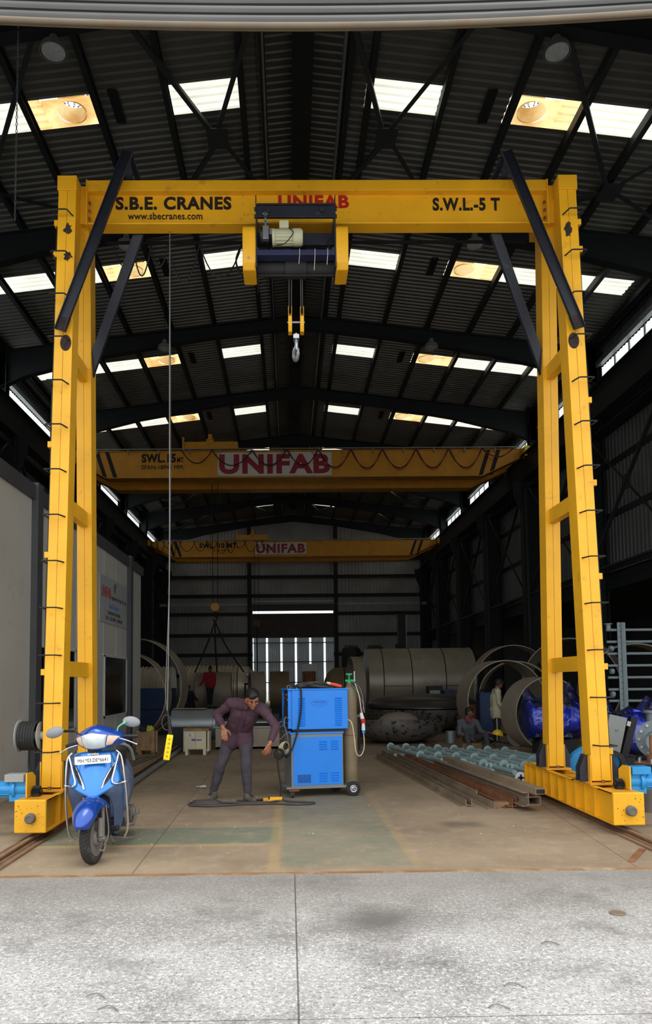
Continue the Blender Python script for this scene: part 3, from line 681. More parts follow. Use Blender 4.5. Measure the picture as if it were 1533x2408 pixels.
# top carriages over the legs
for X, s in ((GL, 1), (GR, -1)):
    cb = MB().box(X-0.115, 8.52, 7.50, X+0.115, 9.62, 7.68); cb.build('leg_head_beam', YEL, gan, bevel=0.004)
    cc = MB().box(X+s*0.1, 8.72, 7.2, X+s*0.2, 8.88, 7.68).prism([(X+s*0.1, 8.8, 7.5), (X+s*0.19, 8.8, 7.5), (X+s*0.19, 8.8, 7.0), (X+s*0.1, 8.8, 6.7)], (0, 0.012, 0)); cc.build('girder_bracket', YEL, gan)
def leg(X, s, rear):
    y0, y1 = legY(0.46, rear), legY(7.5, rear); w = 0.105 if not rear else 0.095; d = 0.12
    b = MB(); n = 16
    for sd in (-1, 1):   # two channels welded toe to toe: a fine seam between
        x0, x1 = (X-w, X-0.002) if sd < 0 else (X+0.002, X+w)
        b.loft([[(x0, yy-d, z), (x1, yy-d, z), (x1, yy+d, z), (x0, yy+d, z)] for z, yy in ((0.46, y0), (7.5, y1))])
    b.box(X-0.01, 0, 0, X-0.01, 0, 0) if False else None
    lg = b.build('leg', YEL, gan, bevel=0.003)
    sm = MB(); random.seed(int(X*10)+rear)
    zs = [0.6+0.05*i for i in range(138)]
    sm.tube([(X+random.uniform(-.0015, .0015), legY(q, rear)-d, q) for q in zs], [random.choice((0.0015, 0.002, 0.004)) for _ in zs], 5)
    sm.build('weld_seam', YELD, lg)
    # base plate and gussets
    fy = y0
    g = MB().box(X-0.16, fy-0.2, 0.425, X+0.16, fy+0.2, 0.445); g.build('base_plate', YELD, lg)
    for sx in (-1, 1):
        xx = X+sx*(w+0.006)
        MB().prism([(xx, fy-d, 0.445), (xx, fy+d, 0.445), (xx, fy+d, 0.62), (xx, fy+d*.5, 0.72), (xx, fy-d, 0.74)], (sx*0.01, 0, 0)).build('gusset', YEL, lg)
        for yy in (fy-0.05, fy+0.06):
            MB().prism([(xx, yy, 0.445), (xx+sx*0.1, yy, 0.445), (xx+sx*0.1, yy, 0.6), (xx+sx*0.04, yy, 0.74), (xx, yy, 0.74)], (0, 0.012, 0)).build('gusset', BLKP, lg)
    MB().cyl((X, fy-0.16, 0.445), (X, fy-0.16, 0.475), 0.022, n=6).build('bolt', RUST, lg)
    return lg
legs = {}
for X, s in ((GL, 1), (GR, -1)):
    for rear in (False, True): legs[(X, rear)] = leg(X, s, rear)
    for z in (5.55, 3.68, 1.76):
        MB().box(X-0.05, legY(z)+0.12, z-0.09, X+0.05, legY(z, True)-0.12, z+0.09).build('cross_tie', YEL, gan, bevel=0.003)
    # ladder rungs on the outer half of the front leg
    for k in range(13):
        z = 0.85+0.527*k; yf = legY(z)-0.12
        if X < 0 and k in (10,): z += 0
        xo, xi = (X-0.14, X+0.075) if s > 0 else (X+0.14, X-0.075)
        MB().tube([(xi, yf, z-0.0), (xi-s*0.035, yf-0.12, z+0.0), (xi-s*0.05, yf-0.13, z), (xo+s*0.01, yf-0.13, z), (xo, yf-0.12, z), (xo+s*0.015, yf+0.05, z), (xo+s*0.035, yf+0.05, z)], 0.0085, 6).build('rung', RUB, legs[(X, False)])
    cb = MB(); xo = X-s*0.125
    cb.tube([(xo-s*0.004*math.sin(z*3), legY(z)-0.06, z) for z in [0.6+0.3*i for i in range(23)]], 0.012, 6); cb.build('cable', BLACK, legs[(X, False)])
    for z in ((7.1, 6.7, 4.35, 3.05, 1.72) if s > 0 else (7.1, 6.75, 4.85, 3.85, 2.75, 1.72, 0.78)):
        MB().box(min(xo-s*0.03, xo+s*0.03), legY(z)-0.1, z-0.035, max(xo-s*0.03, xo+s*0.03), legY(z)-0.03, z+0.035).build('cable_clip', YEL, legs[(X, False)], bevel=0.004)
    for z, rr in ((7.0, 0.055), (6.66 if s > 0 else 6.95, 0.045)):
        b = MB(); random.seed(int(z*10)+s)
        b.lathe((X-s*0.0, legY(z)-0.1215, z), (0, -1, 0), [(0, 0)]+[(0.0008, 0)], 4) if False else None
        pts = [(X+0.02*s+math.cos(a)*rr*random.uniform(.5, 1.1), legY(z)-0.1225, z+math.sin(a)*rr*random.uniform(.9, 1.7)) for a in [2*PI*i/22 for i in range(22)]]
        b.prism(pts, (0, -0.0012, 0)); b.build('scorch_mark', SOOT, legs[(X, False)])
# diagonal struts
for X, s in ((GL, 1), (GR, -1)):
    xt = X+s*0.86
    a, b_ = V(X-s*0.01, 8.37, 5.68), V(X+s*0.715, 8.62, 8.05)
    xt = X+s*0.715; d = (b_-a).normalized()
    st = MB(); st.channel(b_, a, 0.055, 0.125, 0.009, up=(0, -1, 0)) if s > 0 else st.channel(a, b_, 0.055, 0.125, 0.009, up=(0, -1, 0))
    # rotate to show the web to the front
    st.bm.free(); st = MB()
    sdv = V(0, -1, 0).cross(d)
    st.prof(a, b_, [(-0.062, 0), (0.062, 0), (0.062, 0.05), (0.054, 0.05), (0.054, 0.009), (-0.054, 0.009), (-0.054, 0.05), (-0.062, 0.05)], up=(0, -1, 0))
    sg = st.build('front_strut', BLKP, gan, bevel=0.002)
    MB().obox(a+d*0.09+V(0, 0.0, 0), (0.127, 0.02, 0.17), Matrix((sdv, V(0, 1, 0), d)).transposed()).build('burnt_end', SOOT, sg)
    MB().ell((X+s*0.03, legY(5.55)-0.122, 5.57), (0.065, 0.01, 0.1), nu=18, nv=8).build('scorch_mark', SOOT, sg)
    MB().bar((xt-s*.02, 8.62, 7.95), (xt-s*0.03, 8.88, 7.74), 0.08, 0.02).bar((xt+s*.02, 8.66, 8.0), (xt+s*0.12, 9.4, 7.75), 0.06, 0.04).build('strut_cleat', BLKP, sg)
    MB().bar((X+s*0.0, 9.45, 5.5), (X+s*0.78, 8.95, 7.22), 0.12, 0.06, up=(0, 1, 0)).build('rear_strut', BLKP, gan, bevel=0.002)
# end trucks
for X, s in ((GL, 1), (GR, -1)):
    side = 1 if s > 0 else -1
    tr = MB()
    for sx in (-1, 1):
        xo = X+sx*0.155; xi = xo-sx*0.07
        a, b_ = min(xo, xi), max(xo, xi)
        tr.box(xo-0.005-sx*0.06, 7.6, 0.1, xo+0.005-sx*0.06, 10.38, 0.42)
        tr.box(a, 7.6, 0.1, b_, 10.38, 0.11).box(a, 7.6, 0.41, b_, 10.38, 0.42)
    truck = tr.build('end_truck', YEL, gan)
    MB().box(X-0.16, 7.56, 0.10, X+0.16, 7.6, 0.43).build('front_plate', YEL, truck, bevel=0.012)
    MB().box(X-0.16, 10.38, 0.10, X+0.16, 10.42, 0.42).build('rear_plate', YEL, truck)
    MB().box(X-0.155, 7.6, 0.405, X+0.155, 7.95, 0.423).box(X-0.155, 8.62, 0.41, X+0.155, 8.68, 0.42).box(X-0.15, 9.1, 0.38, X+0.15, 9.2, 0.41).build('top_plate', YELD, truck)
    sp_ = MB(); random.seed(int(X*7))
    for k in range(34):
        x_, z_ = X+random.uniform(-.15, .15), random.uniform(.11, .42); r_ = random.uniform(.0015, .006)
        sp_.prism([(x_+r_*random.uniform(.6, 1.4)*math.cos(a), 7.5598, z_+r_*random.uniform(.5, 1.2)*math.sin(a)) for a in [2*PI*i/6 for i in range(6)]], (0, -0.0006, 0))
    o_ = sp_.build('paint_chips', SOOT, truck); o_['kind'] = 'stuff'
    MB().lathe((X+0.01, 7.56, 0.25), (0, -1, 0), [(0, 0), (0, 0.052), (0.05, 0.05), (0.06, 0.042), (0.062, 0.03), (0.057, 0.028), (0.057, 0)], 24).build('buffer', OLDGREY, truck, smooth=True)
    for sx in (-1, 1):
        xo = X+sx*0.155; xi = xo-sx*0.06
        for k in range(9):
            yy = 8.05+k*0.27
            MB().box(min(xo-sx*0.003, xi), yy, 0.11, max(xo-sx*0.003, xi), yy+0.01, 0.41).build('stiffener', YEL, truck)
    for yy in (7.95, 10.1):
        MB().lathe((X-0.04, yy, 0.165), (1, 0, 0), [(0, 0), (0, 0.11), (0.015, 0.11), (0.015, 0.085), (0.065, 0.085), (0.065, 0.11), (0.08, 0.11), (0.08, 0)], 24).build('wheel', RAILM, truck, smooth=True)
    # drive unit
    xo = X-s*0.2
    MB().prism([(X-s*0.09, 7.72, 0.43), (X-s*0.09, 7.98, 0.43), (X-s*0.09, 7.98, 0.62), (X-s*0.09, 7.88, 0.67), (X-s*0.09, 7.72, 0.67)], (-s*0.014, 0, 0)).build('drive_bracket', YEL, truck)
    dm = MB().cyl((X-s*0.11, 7.86, 0.5), (X-s*0.24, 7.86, 0.5), 0.075, n=20).cyl((X-s*0.24, 7.86, 0.5), (X-s*0.27, 7.86, 0.5), 0.1, n=20).cyl((X-s*0.27, 7.86, 0.5), (X-s*0.55, 7.86, 0.5), 0.078, n=20).cyl((X-s*0.55, 7.86, 0.5), (X-s*0.6, 7.86, 0.5), 0.08, 0.06, n=20)
    dm.box(min(X-s*0.12, X-s*0.3), 7.8, 0.38, max(X-s*0.12, X-s*0.3), 7.93, 0.62)
    for q in range(10):
        a = 2*PI*q/10; dm.bar((X-s*0.3, 7.86+math.cos(a)*0.08, 0.5+math.sin(a)*0.08), (X-s*0.54, 7.86+math.cos(a)*0.08, 0.5+math.sin(a)*0.08), 0.006, 0.01)
    motor = dm.build('drive_motor', MOTB, truck, smooth=True)
    MB().box(min(X-s*0.14, X-s*0.34), 7.76, 0.58, max(X-s*0.14, X-s*0.34), 7.92, 0.66).build('terminal_box', GREYPL if s > 0 else MOTB, motor, bevel=0.006)
    pg = MB(); n = 18; ring = []
    for q in range(n*2):
        rr = 0.05 if q % 2 else 0.062; ring.append((X-s*0.0, 7.86+math.cos(PI*q/n)*rr, 0.47+math.sin(PI*q/n)*rr))
    pg.prism(ring, (-s*0.07, 0, 0)); pg.cyl((X+s*0.02, 7.86, 0.47), (X-s*0.1, 7.86, 0.47), 0.022, n=12); pg.build('pinion_gear', BLACK, truck)
    MB().box(X+s*0.096-0.001, 7.85, 0.18, X+s*0.096+0.001, 7.97, 0.33).build('stencil_mark', RUST, truck) if s < 0 else None
# cable reel on the left leg
cr_ = MB()
rx, ry, rz_ = -2.86, 8.28, 1.02
reel = MB().lathe((rx-0.13, ry, rz_), (1, 0, 0), [(0, 0.06), (0, 0.175), (0.008, 0.178), (0.012, 0.17), (0.012, 0.06)], 36).lathe((rx+0.10, ry, rz_), (1, 0, 0), [(0, 0.06), (0, 0.15), (0.008, 0.15), (0.012, 0.06)], 36).cyl((rx-0.16, ry, rz_), (rx+0.22, ry, rz_), 0.05).build('cable_reel', GREYPL, gan, smooth=True)
wd = MB()
for k in range(6): wd.tube([(rx-0.09+k*0.03, ry+math.cos(a)*0.145, rz_+math.sin(a)*0.145) for a in [2*PI*i/28 for i in range(28)]], 0.017, 8, closed=True)
wd.build('wound_cable', RUB, reel, smooth=True)
MB().tube(smoothpath([(rx, ry-0.05, rz_-0.14), (rx-0.02, ry, rz_-0.35), (rx+0.06, ry-0.2, 0.6), (rx-0.1, ry-0.35, 0.5)]), 0.012, 6).build('lead_cable', RUB, reel)
# hoist crab under the girder
hs = MB().box(-0.345, 8.36, 6.44, -0.33, 8.95, 7.20).box(-0.345, 8.36, 7.20, -0.335, 8.42, 7.32)
crab = hs.build('hoist_side_plate', BLKP, gan)
MB().box(0.585, 8.36, 6.44, 0.60, 8.95, 7.20).box(0.59, 8.36, 7.20, 0.60, 8.42, 7.32).build('hoist_side_plate', BLKP, gan)
ub = MB().box(-0.33, 8.36, 7.03, 0.585, 8.372, 7.19).box(-0.33, 8.33, 7.185, 0.585, 8.372, 7.20).box(-0.33, 8.33, 7.03, 0.585, 8.372, 7.045).build('hoist_upper_beam', BLKP, gan, bevel=0.003)
for x in (-0.19, 0.44): MB().cyl((x, 8.36, 7.12), (x, 8.335, 7.12), 0.026, n=14).build('bolt', RUB, ub)
for z in (7.17, 7.08, 6.56):
    for x in (-0.35, 0.605): MB().cyl((x-0.012, 8.4, z), (x+0.012, 8.4, z), 0.022, n=6).build('bolt', BLKP, crab)
MB().box(-0.33, 8.36, 6.585, 0.585, 8.50, 6.65).build('hoist_lower_beam', mat('glossy_blue_black', (40, 44, 72), 0.3, var=0.15), gan, bevel=0.004)
MB().box(-0.33, 8.6, 6.85, 0.585, 8.65, 7.0).build('hoist_rear_beam', BLKP, gan)
dr = MB().cyl((-0.33, 8.62, 6.56), (0.585, 8.62, 6.56), 0.09, n=24).cyl((-0.0, 8.62, 6.56), (0.25, 8.62, 6.56), 0.115, n=24).cyl((-0.33, 8.55, 6.44), (0.585, 8.55, 6.44), 0.01)
dr.build('rope_drum', RUB, gan, smooth=True)
for x0, x1 in ((-0.50, -0.345), (0.60, 0.745)):
    pts = [(x0, 8.75, 6.43), (x0, 8.42, 6.43), (x0, 8.36, 6.50)] + [(x0, 8.34+0.1*(1-math.cos(a)), 6.84+0.13*math.sin(a)) for a in (0, .4, .8, 1.2, 1.57)] + [(x0, 8.75, 6.97)]
    MB().prism(pts, (x1-x0, 0, 0)).build('gearbox_cover', YEL, gan, bevel=0.012, smooth=True)
for x, z in ((-0.43, 6.55), (-0.51, 6.64)): MB().ell((x, 8.355, z), (0.014, 0.014, 0.014), nu=8, nv=6).build('plug', STEEL, gan)
hm = MB().cyl((-0.12, 8.42, 6.83), (0.1, 8.42, 6.83), 0.085, n=24).cyl((-0.15, 8.42, 6.83), (-0.12, 8.42, 6.83), 0.1, n=24)
for q in range(16):
    a = 2*PI*q/16; hm.bar((-0.12, 8.42+math.cos(a)*0.088, 6.83+math.sin(a)*0.088), (0.1, 8.42+math.cos(a)*0.088, 6.83+math.sin(a)*0.088), 0.005, 0.012)
hm.tube(arc((-0.01, 8.40, 6.97), 0.018, 0, 2*PI, (1, 0, 0), (0, 0, 1)), 0.005, 6)
hmo = hm.build('hoist_motor', BEIGE, gan, smooth=True)
MB().lathe((0.1, 8.42, 6.83), (1, 0, 0), [(0, 0), (0, 0.1), (0.085, 0.1), (0.11, 0.08), (0.11, 0)], 24).build('fan_cowl', BEIGE, hmo, smooth=True)
MB().box(-0.065, 8.28, 6.87, 0.045, 8.38, 6.96).build('terminal_box', BEIGE, hmo, bevel=0.008)
MB().tube(smoothpath([(0.04, 8.3, 6.88), (0.09, 8.29, 6.83), (0.09, 8.3, 6.8), (0.0, 8.32, 6.70), (-0.1, 8.34, 6.69)]), 0.006, 6).build('motor_lead', BLACK, hmo)
bk = MB().box(-0.26, 8.32, 6.76, -0.19, 8.40, 6.92).box(-0.24, 8.34, 6.92, -0.215, 8.38, 7.10).box(-0.27, 8.34, 6.97, -0.19, 8.36, 6.985).box(-0.26, 8.34, 7.07, -0.2, 8.36, 7.09).box(-0.18, 8.34, 6.83, -0.15, 8.4, 6.90)
bk.build('brake_unit', STEEL, gan, bevel=0.003)
MB().cyl((-0.29, 8.42, 6.85), (-0.19, 8.42, 6.85), 0.1, n=20).build('brake_drum', BLACK, gan, smooth=True)
for x, l in ((0.17, 0.14), (0.35, 0.22), (0.5, 0.15)):
    MB().tube(smoothpath([(x, 8.49, 6.66), (x, 8.355, 6.655), (x, 8.35, 6.58), (x-0.01, 8.37, 6.62-l)]), 0.0035, 5).build('wire_tie', CREAMC, gan)
MB().tube(smoothpath([(0.1, 8.4, 6.665), (0.25, 8.41, 6.66), (0.4, 8.42, 6.665), (0.53, 8.42, 6.67), (0.5, 8.45, 6.78), (0.56, 8.5, 6.88)]), 0.006, 6).build('control_lead', BLACK, gan)
for x in (0.045, 0.075, 0.185, 0.205): MB().tube([(x, 8.62, 6.56), (x if x > .1 else x-0.005, 8.75, 6.02)], 0.0065, 6).build('hoist_rope', CABLE, gan)
hb = thing('hook_block', 'small yellow hook block hanging on ropes under the gantry crane', 'hook', (0.12, 8.75, 5.6))
for x0, x1 in ((0.03, 0.075), (0.175, 0.22)):
    sc = MB().prism([(x0, 8.66, 6.0), (x0, 8.66, 5.88), (x0, 8.70, 5.82), (x0, 8.80, 5.82), (x0, 8.84, 5.88), (x0, 8.84, 6.0)], (x1-x0, 0, 0))
    sc.box(x0, 8.66, 5.98, x0+0.006, 8.84, 6.12).box(x1-0.006, 8.66, 5.98, x1, 8.84, 6.12)
    sc.build('sheave_guard', YEL, hb, bevel=0.003)
    MB().cyl((x0+0.008, 8.75, 5.98), (x1-0.008, 8.75, 5.98), 0.085, n=24).build('sheave', RUST, hb, smooth=True)
MB().cyl((0.02, 8.75, 5.96), (0.23, 8.75, 5.96), 0.014).cyl((0.125, 8.75, 5.82), (0.125, 8.75, 5.7), 0.016).box(0.09, 8.7, 5.74, 0.16, 8.8, 5.79).build('crosshead', STEEL, hb)
hk = MB(); hk.tube(smoothpath([(0.125, 8.75, 5.72), (0.125, 8.75, 5.66), (0.10, 8.78, 5.62), (0.095, 8.82, 5.56), (0.11, 8.80, 5.51), (0.125, 8.74, 5.49), (0.14, 8.69, 5.52), (0.145, 8.665, 5.57), (0.14, 8.66, 5.61)]), [0.022]*24+[0.026]*10+[0.022]*6+[0.016]*5+[0.008]*4, 8)
hk.build('hook', GALV, hb, smooth=True)
MB().box(0.12, 8.67, 5.58, 0.135, 8.76, 5.66).build('safety_latch', STEEL, hb)
# festoon cable below the rear of the girder
fc = MB(); xs_ = [-2.2, -1.95, -1.72, -1.5, -1.1, -0.55]
for i, (a, b_) in enumerate(zip(xs_, xs_[1:])): fc.tube(catenary((a, 9.15, 7.2), (b_, 9.15, 7.2), (0.28, 0.42, 0.3, 0.5, 0.45)[i], 12), 0.009, 6)
fc.bar((-2.3, 9.15, 7.22), (3.1, 9.15, 7.22), 0.03, 0.03); fc.tube(smoothpath([(-0.55, 9.15, 7.2), (-0.62, 9.0, 6.9), (-0.55, 8.8, 6.6), (-0.46, 8.7, 6.5)]), 0.012, 6)
fc.build('festoon_cable', BLACK, gan)
# pendant
pn = thing('pendant_control', 'yellow push button pendant hanging on a long cable from the gantry crane', 'pendant', (-1.41, 8.8, 0.5))
MB().tube(smoothpath([(-1.43, 8.85, 7.2), (-1.43, 8.85, 5), (-1.425, 8.83, 3), (-1.44, 8.8, 1.25)], 8), 0.007, 6).tube(smoothpath([(-1.43, 8.85, 7.2), (-1.42, 8.86, 5), (-1.42, 8.83, 3), (-1.46, 8.8, 1.6), (-1.445, 8.8, 1.25)], 8), 0.004, 5).build('pendant_cable', WIRE, pn)
MB().tube(arc((-1.45, 8.8, 1.12), 0.08, 0.3, 5.8, (0.7, 0, 0), (0, 0, 1.1), 20), 0.006, 6).build('cable_loop', CABLE, pn)
MB().tube([(-1.44, 8.8, 1.26), (-1.415, 8.8, 1.1), (-1.405, 8.8, 0.98)], [0.01, 0.022, 0.03], 8).build('cable_gland', BLACK, pn)
Mp = Matrix.Rotation(math.radians(9), 3, 'Y') @ Matrix.Rotation(math.radians(8), 3, 'Z')
bd = MB().obox((-1.43, 8.8, 0.83), (0.075, 0.07, 0.30), Mp).build('pendant_body', PEND, pn, bevel=0.012)
for k in range(5): MB().cyl(V(-1.43, 8.8, 0.83)+Mp @ V(0, -0.035, 0.1-k*0.05), V(-1.43, 8.8, 0.83)+Mp @ V(0, -0.043, 0.1-k*0.05), 0.013, n=12).build('button', mat('pendant_button', (196, 168, 20), 0.5) if 'pendant_button' not in MATS else MATS['pendant_button'], bd)
# floor rails
for X, lb in ((GL, 'rusty floor rail under the left side of the gantry crane'), (GR, 'rusty floor rail under the right side of the gantry crane')):
    t = thing('floor_rail', lb, 'rail', (X, 9, 0))
    MB().box(X-0.1, 6.32, 0, X+0.1, 20, 0.008).build('base_strip', RAILM, t)
    MB().prof((X, 6.32, 0.0), (X, 20, 0.0), [(-0.05, 0.008), (0.05, 0.008), (0.05, 0.016), (0.008, 0.022), (0.008, 0.036), (0.025, 0.04), (0.025, 0.056), (-0.025, 0.056), (-0.025, 0.04), (-0.008, 0.036), (-0.008, 0.022), (-0.05, 0.016)]).build('rail_section', RAILM, t)
    for sx in (-1, 1): MB().box(X+sx*0.11-0.012, 6.32, 0, X+sx*0.11+0.012, 20, 0.02).build('edge_bar', RAILM, t)

# ================================================================ overhead travelling cranes
def bridge(Y, z0, z1, big, lb):
    xl, xr = CX-9.47, CX+9.47
    t = thing('overhead_crane', lb, 'crane', (CX, Y, z0))
    for k, yy in enumerate((Y, Y+1.9)):
        x0, x1, x2, x3 = xl, xl+1.6, xr-1.75, xr
        zm = z0+0.82
        g = MB().prism([(x0, yy, zm), (x1, yy, z0), (x2, yy, z0), (x3, yy, zm), (x3, yy, z1), (x0, yy, z1)], (0, 0.5, 0))
        gg = g.build('bridge_girder', YELD, t)
        fl = MB()
        for a, b in (((x0, zm), (x1, z0)), ((x1, z0), (x2, z0)), ((x2, z0), (x3, zm))):
            fl.prism([(a[0], yy-0.06, a[1]-0.0), (b[0], yy-0.06, b[1]-0.0), (b[0], yy-0.06, b[1]-0.03), (a[0], yy-0.06, a[1]-0.03)], (0, 0.62, 0))
        fl.box(x0, yy-0.05, z1, x3, yy+0.55, z1+0.03).build('flange', YELD, gg)
        if k == 0:
            for xx in (x1-0.5 if big else x1-0.4, x2+0.2):
                s = 1 if xx < 0 else -1
                for q in (0, 0.42):
                    xa = xx+q
                    MB().prism([(xa, yy-0.004, z1), (xa+0.17, yy-0.004, z1), (xa+0.17+s*0.35, yy-0.004, z0+0.02), (xa+s*0.35, yy-0.004, z0+0.02)], (0, 0.003, 0)).build('black_stripe', INK, gg)
    for x in (xl, xr):
        e = MB().box(x-0.15, Y-0.45, z0+0.75, x+0.15, Y+2.9, z0+1.05).build('end_carriage', YELD, t)
        MB().box(x-0.11, Y-0.52, z0+0.68, x+0.11, Y-0.44, z0+1.1).build('buffer', PEND, e, bevel=0.02)
        for yy in (Y-0.1, Y+2.5): MB().cyl((x-0.05, yy, z0+0.78), (x+0.05, yy, z0+0.78), 0.13).build('wheel', RAILM, e)
    MB().box(xl+0.8, Y-0.12, z1+0.06, xr-0.2, Y-0.08, z1+0.10).build('festoon_track', GALV, t)
    for i in range(14): MB().box(xl+1.2+i*1.27, Y-0.1, z1-0.12, xl+1.24+i*1.27, Y, z1+0.08).build('track_bracket', GALV, t)
    return t
c15 = bridge(30.2, 10.03, 11.12, True, 'large yellow overhead crane with hanging cable loops, nearer the gantry')
P = 30.19
MB().box(-2.88, P-0.02, 10.08, 1.85, P+0.005, 11.06).build('name_board', WHITE, c15)
text('UNIFAB', MAROON, c15, (-2.82, P-0.021, 10.15), (1, 0, 0), (0, 0, 1), 4.6, 0.84, bold=0.045, depth=0.01)
text('SWL.15', INK, c15, (-6.03, P, 10.66), (1, 0, 0), (0, 0, 1), 1.42, 0.38, bold=0.045, depth=0.01)
text('MT.', INK, c15, (-4.56, P, 10.66), (1, 0, 0), (0, 0, 1), 0.3, 0.22, bold=0.01, depth=0.01)
text('SPAN-18945 MM.', INK, c15, (-6.03, P, 10.38), (1, 0, 0), (0, 0, 1), 1.75, 0.18, depth=0.01)
random.seed(3)
xs2 = [-4.35, -3.1, -1.45, 0.0, 1.3, 2.65, 3.95, 5.35, 6.7, 8.1, 9.4]
for i, (a, b) in enumerate(zip(xs2, xs2[1:])):
    dp = (0.55, 0.65, 0.65, 0.65, 0.75, 0.8, 0.8, 0.8, 0.8, 0.35)[i]
    MB().tube(catenary((a, P-0.14, 11.13), (b, P-0.14, 11.13), dp, 14), 0.022, 6).build('festoon_cable', RUB, c15)
    if i > 1: MB().tube(catenary((a+0.05, P-0.2, 11.13), (b-0.05, P-0.2, 11.13), dp*1.12, 14), 0.014, 6).build('festoon_cable', MAROON, c15)
def crab2(t, x0, x1, Y, z, m):
    b = MB().box(x0, Y-0.1, z+0.1, x1, Y+0.1, z+0.42).box(x0, Y+1.7, z+0.1, x1, Y+1.9, z+0.42).box(x0, Y, z+0.1, x0+0.2, Y+1.8, z+0.35).box(x1-0.2, Y, z+0.1, x1, Y+1.8, z+0.35)
    b.cyl((x0+0.2, Y+0.9, z+0.35), (x1-0.2, Y+0.9, z+0.35), 0.25)
    tr = b.build('trolley', m, t)
    MB().box(x0-0.06, Y-0.15, z-0.25, x0+0.02, Y-0.05, z+0.6).build('cable_arm', m, tr)
    MB().cyl((x0+(x1-x0)*0.42, Y, z+0.42), (x0+(x1-x0)*0.55, Y, z+0.42), 0.16).box(x0+(x1-x0)*0.45, Y-0.1, z+0.3, x0+(x1-x0)*0.52, Y+0.1, z+0.75).build('brake_unit', YELD, tr)
    MB().tube(arc((x1-0.25, Y, z+0.4), 0.07, 0, 2*PI, (1, 0, 0), (0, 0, 1)), 0.02, 6).build('lifting_eye', m, tr)
crab2(c15, -4.3, -2.05, 30.4, 11.15, YELD)
c10 = bridge(48, 9.72, 10.72, False, 'smaller yellow overhead crane with a tangle of cables, near the back wall')
P = 47.99
MB().box(-2.15, P-0.02, 9.85, 1.2, P+0.005, 10.62).build('name_board', WHITE, c10)
text('UNIFAB', MAROON, c10, (-2.08, P-0.021, 9.92), (1, 0, 0), (0, 0, 1), 3.2, 0.62, bold=0.045, depth=0.01)
text('SWL. 10 MT.', INK, c10, (-5.8, P, 10.28), (1, 0, 0), (0, 0, 1), 2.55, 0.34, bold=0.045, depth=0.01)
text('SPAN-18945 MM.', INK, c10, (-4.9, P, 10.08), (1, 0, 0), (0, 0, 1), 1.2, 0.1, depth=0.01)
a = -8.9
while a < -1.2:
    b = a+random.uniform(0.25, 1.1)
    MB().tube(catenary((a, P-0.14, 10.75), (b, P-0.14, 10.75), random.uniform(0.45, 0.95), 10), 0.02, 5).build('festoon_cable', RUB, c10); a = b-0.15
crab2(c10, -3.3, -1.3, 48.2, 10.75, YELD)
def hookset(lb, x, Y, zt, zb, r, m, sl, slz):
    t = thing('hook_block', lb, 'hook', (x, Y, zb))
    for dx in (-r*0.7, r*0.7): MB().tube([(x+dx, Y, zt), (x+dx*0.8, Y, zb+r)], 0.016, 5).build('hoist_rope', RUB, t)
    MB().cyl((x, Y-0.12, zb), (x, Y+0.12, zb), r, n=24).cyl((x, Y-0.14, zb), (x, Y+0.14, zb), r*0.2).build('sheave_guard', m, t, smooth=True)
    MB().tube(smoothpath([(x, Y, zb-r*0.9), (x, Y, zb-r*2), (x+r*.5, Y, zb-r*2.6), (x, Y, zb-r*3.3), (x-r*.5, Y, zb-r*2.9)]), r*0.18, 6).build('hook', RUB, t, smooth=True)
    if sl:
        s_ = thing('chain_sling', 'dark multi leg chain sling hanging from the %s hook' % ('yellow' if sl > 1 else 'small'), 'sling', (x, Y, slz))
        for dx in ((-0.95, 0.0, 1.15) if sl > 1 else (0.02,)):
            MB().tube(smoothpath([(x, Y, zb-r*3.2), (x+dx*0.35, Y, zb-r*3.2-(zb-r*3.2-slz)*0.45), (x+dx, Y+(0.75 if sl > 1 else 0), slz)]), 0.035, 5).build('sling_leg', RUB, s_)
hookset('round yellow hook block hanging from the larger overhead crane', -3.1, 31.2, 10.0, 4.72, 0.18, YELD, 2, 1.985)
hookset('small dark hook block hanging in front of the far doorway', -1.9, 44, 9.6, 5.0, 0.2, RUST, 1, 1.6)

# ================================================================ welding set on its trolley
wr = thing('welding_machine', 'blue two tier welding machine on a wheeled trolley beside the bending man', 'machine', (0.0, 10.22, 0), math.radians(10), local=True)
MB().box(0.02, 0, 0.14, 0.75, 0.56, 0.87).build('lower_cabinet', GREYC, wr, bevel=0.004)
MB().box(0.0, -0.01, 0.86, 0.76, 0.58, 0.885).build('cabinet_lid', BLUEP, wr, bevel=0.003)
def louvres(mb, x0, x1, z0, z1, n, y=-0.006):
    for k in range(n):
        z = z0+(z1-z0)*k/(n-1)
        mb.mesh([(x0, y, z), (x1, y, z), (x1-0.008, y-0.014, z-0.014), (x0+0.008, y-0.014, z-0.014), (x0, y, z-0.02), (x1, y, z-0.02)], [(0, 1, 2, 3), (3, 2, 5, 4), (0, 3, 4), (1, 5, 2)])
fp = MB().box(0.045, -0.006, 0.165, 0.735, 0, 0.82).build('front_panel', BLUEP, wr, bevel=0.002)
lv = MB()
for x0, x1 in ((0.41, 0.52), (0.575, 0.68)):
    louvres(lv, x0, x1, 0.66, 0.765, 4); louvres(lv, x0, x1, 0.23, 0.335, 4)
lv.build('louvres', BLUEP, fp)
gr = MB()
for k in range(14): gr.box(0.105+k*0.0135, -0.009, 0.2, 0.109+k*0.0135, -0.006, 0.31)
for k in range(8): gr.box(0.105, -0.009, 0.2+k*0.0145, 0.29, -0.0065, 0.204+k*0.0145)
gr.build('vent_grille', mat('navy_grille', (16, 56, 120), 0.6), fp)
lv = MB()
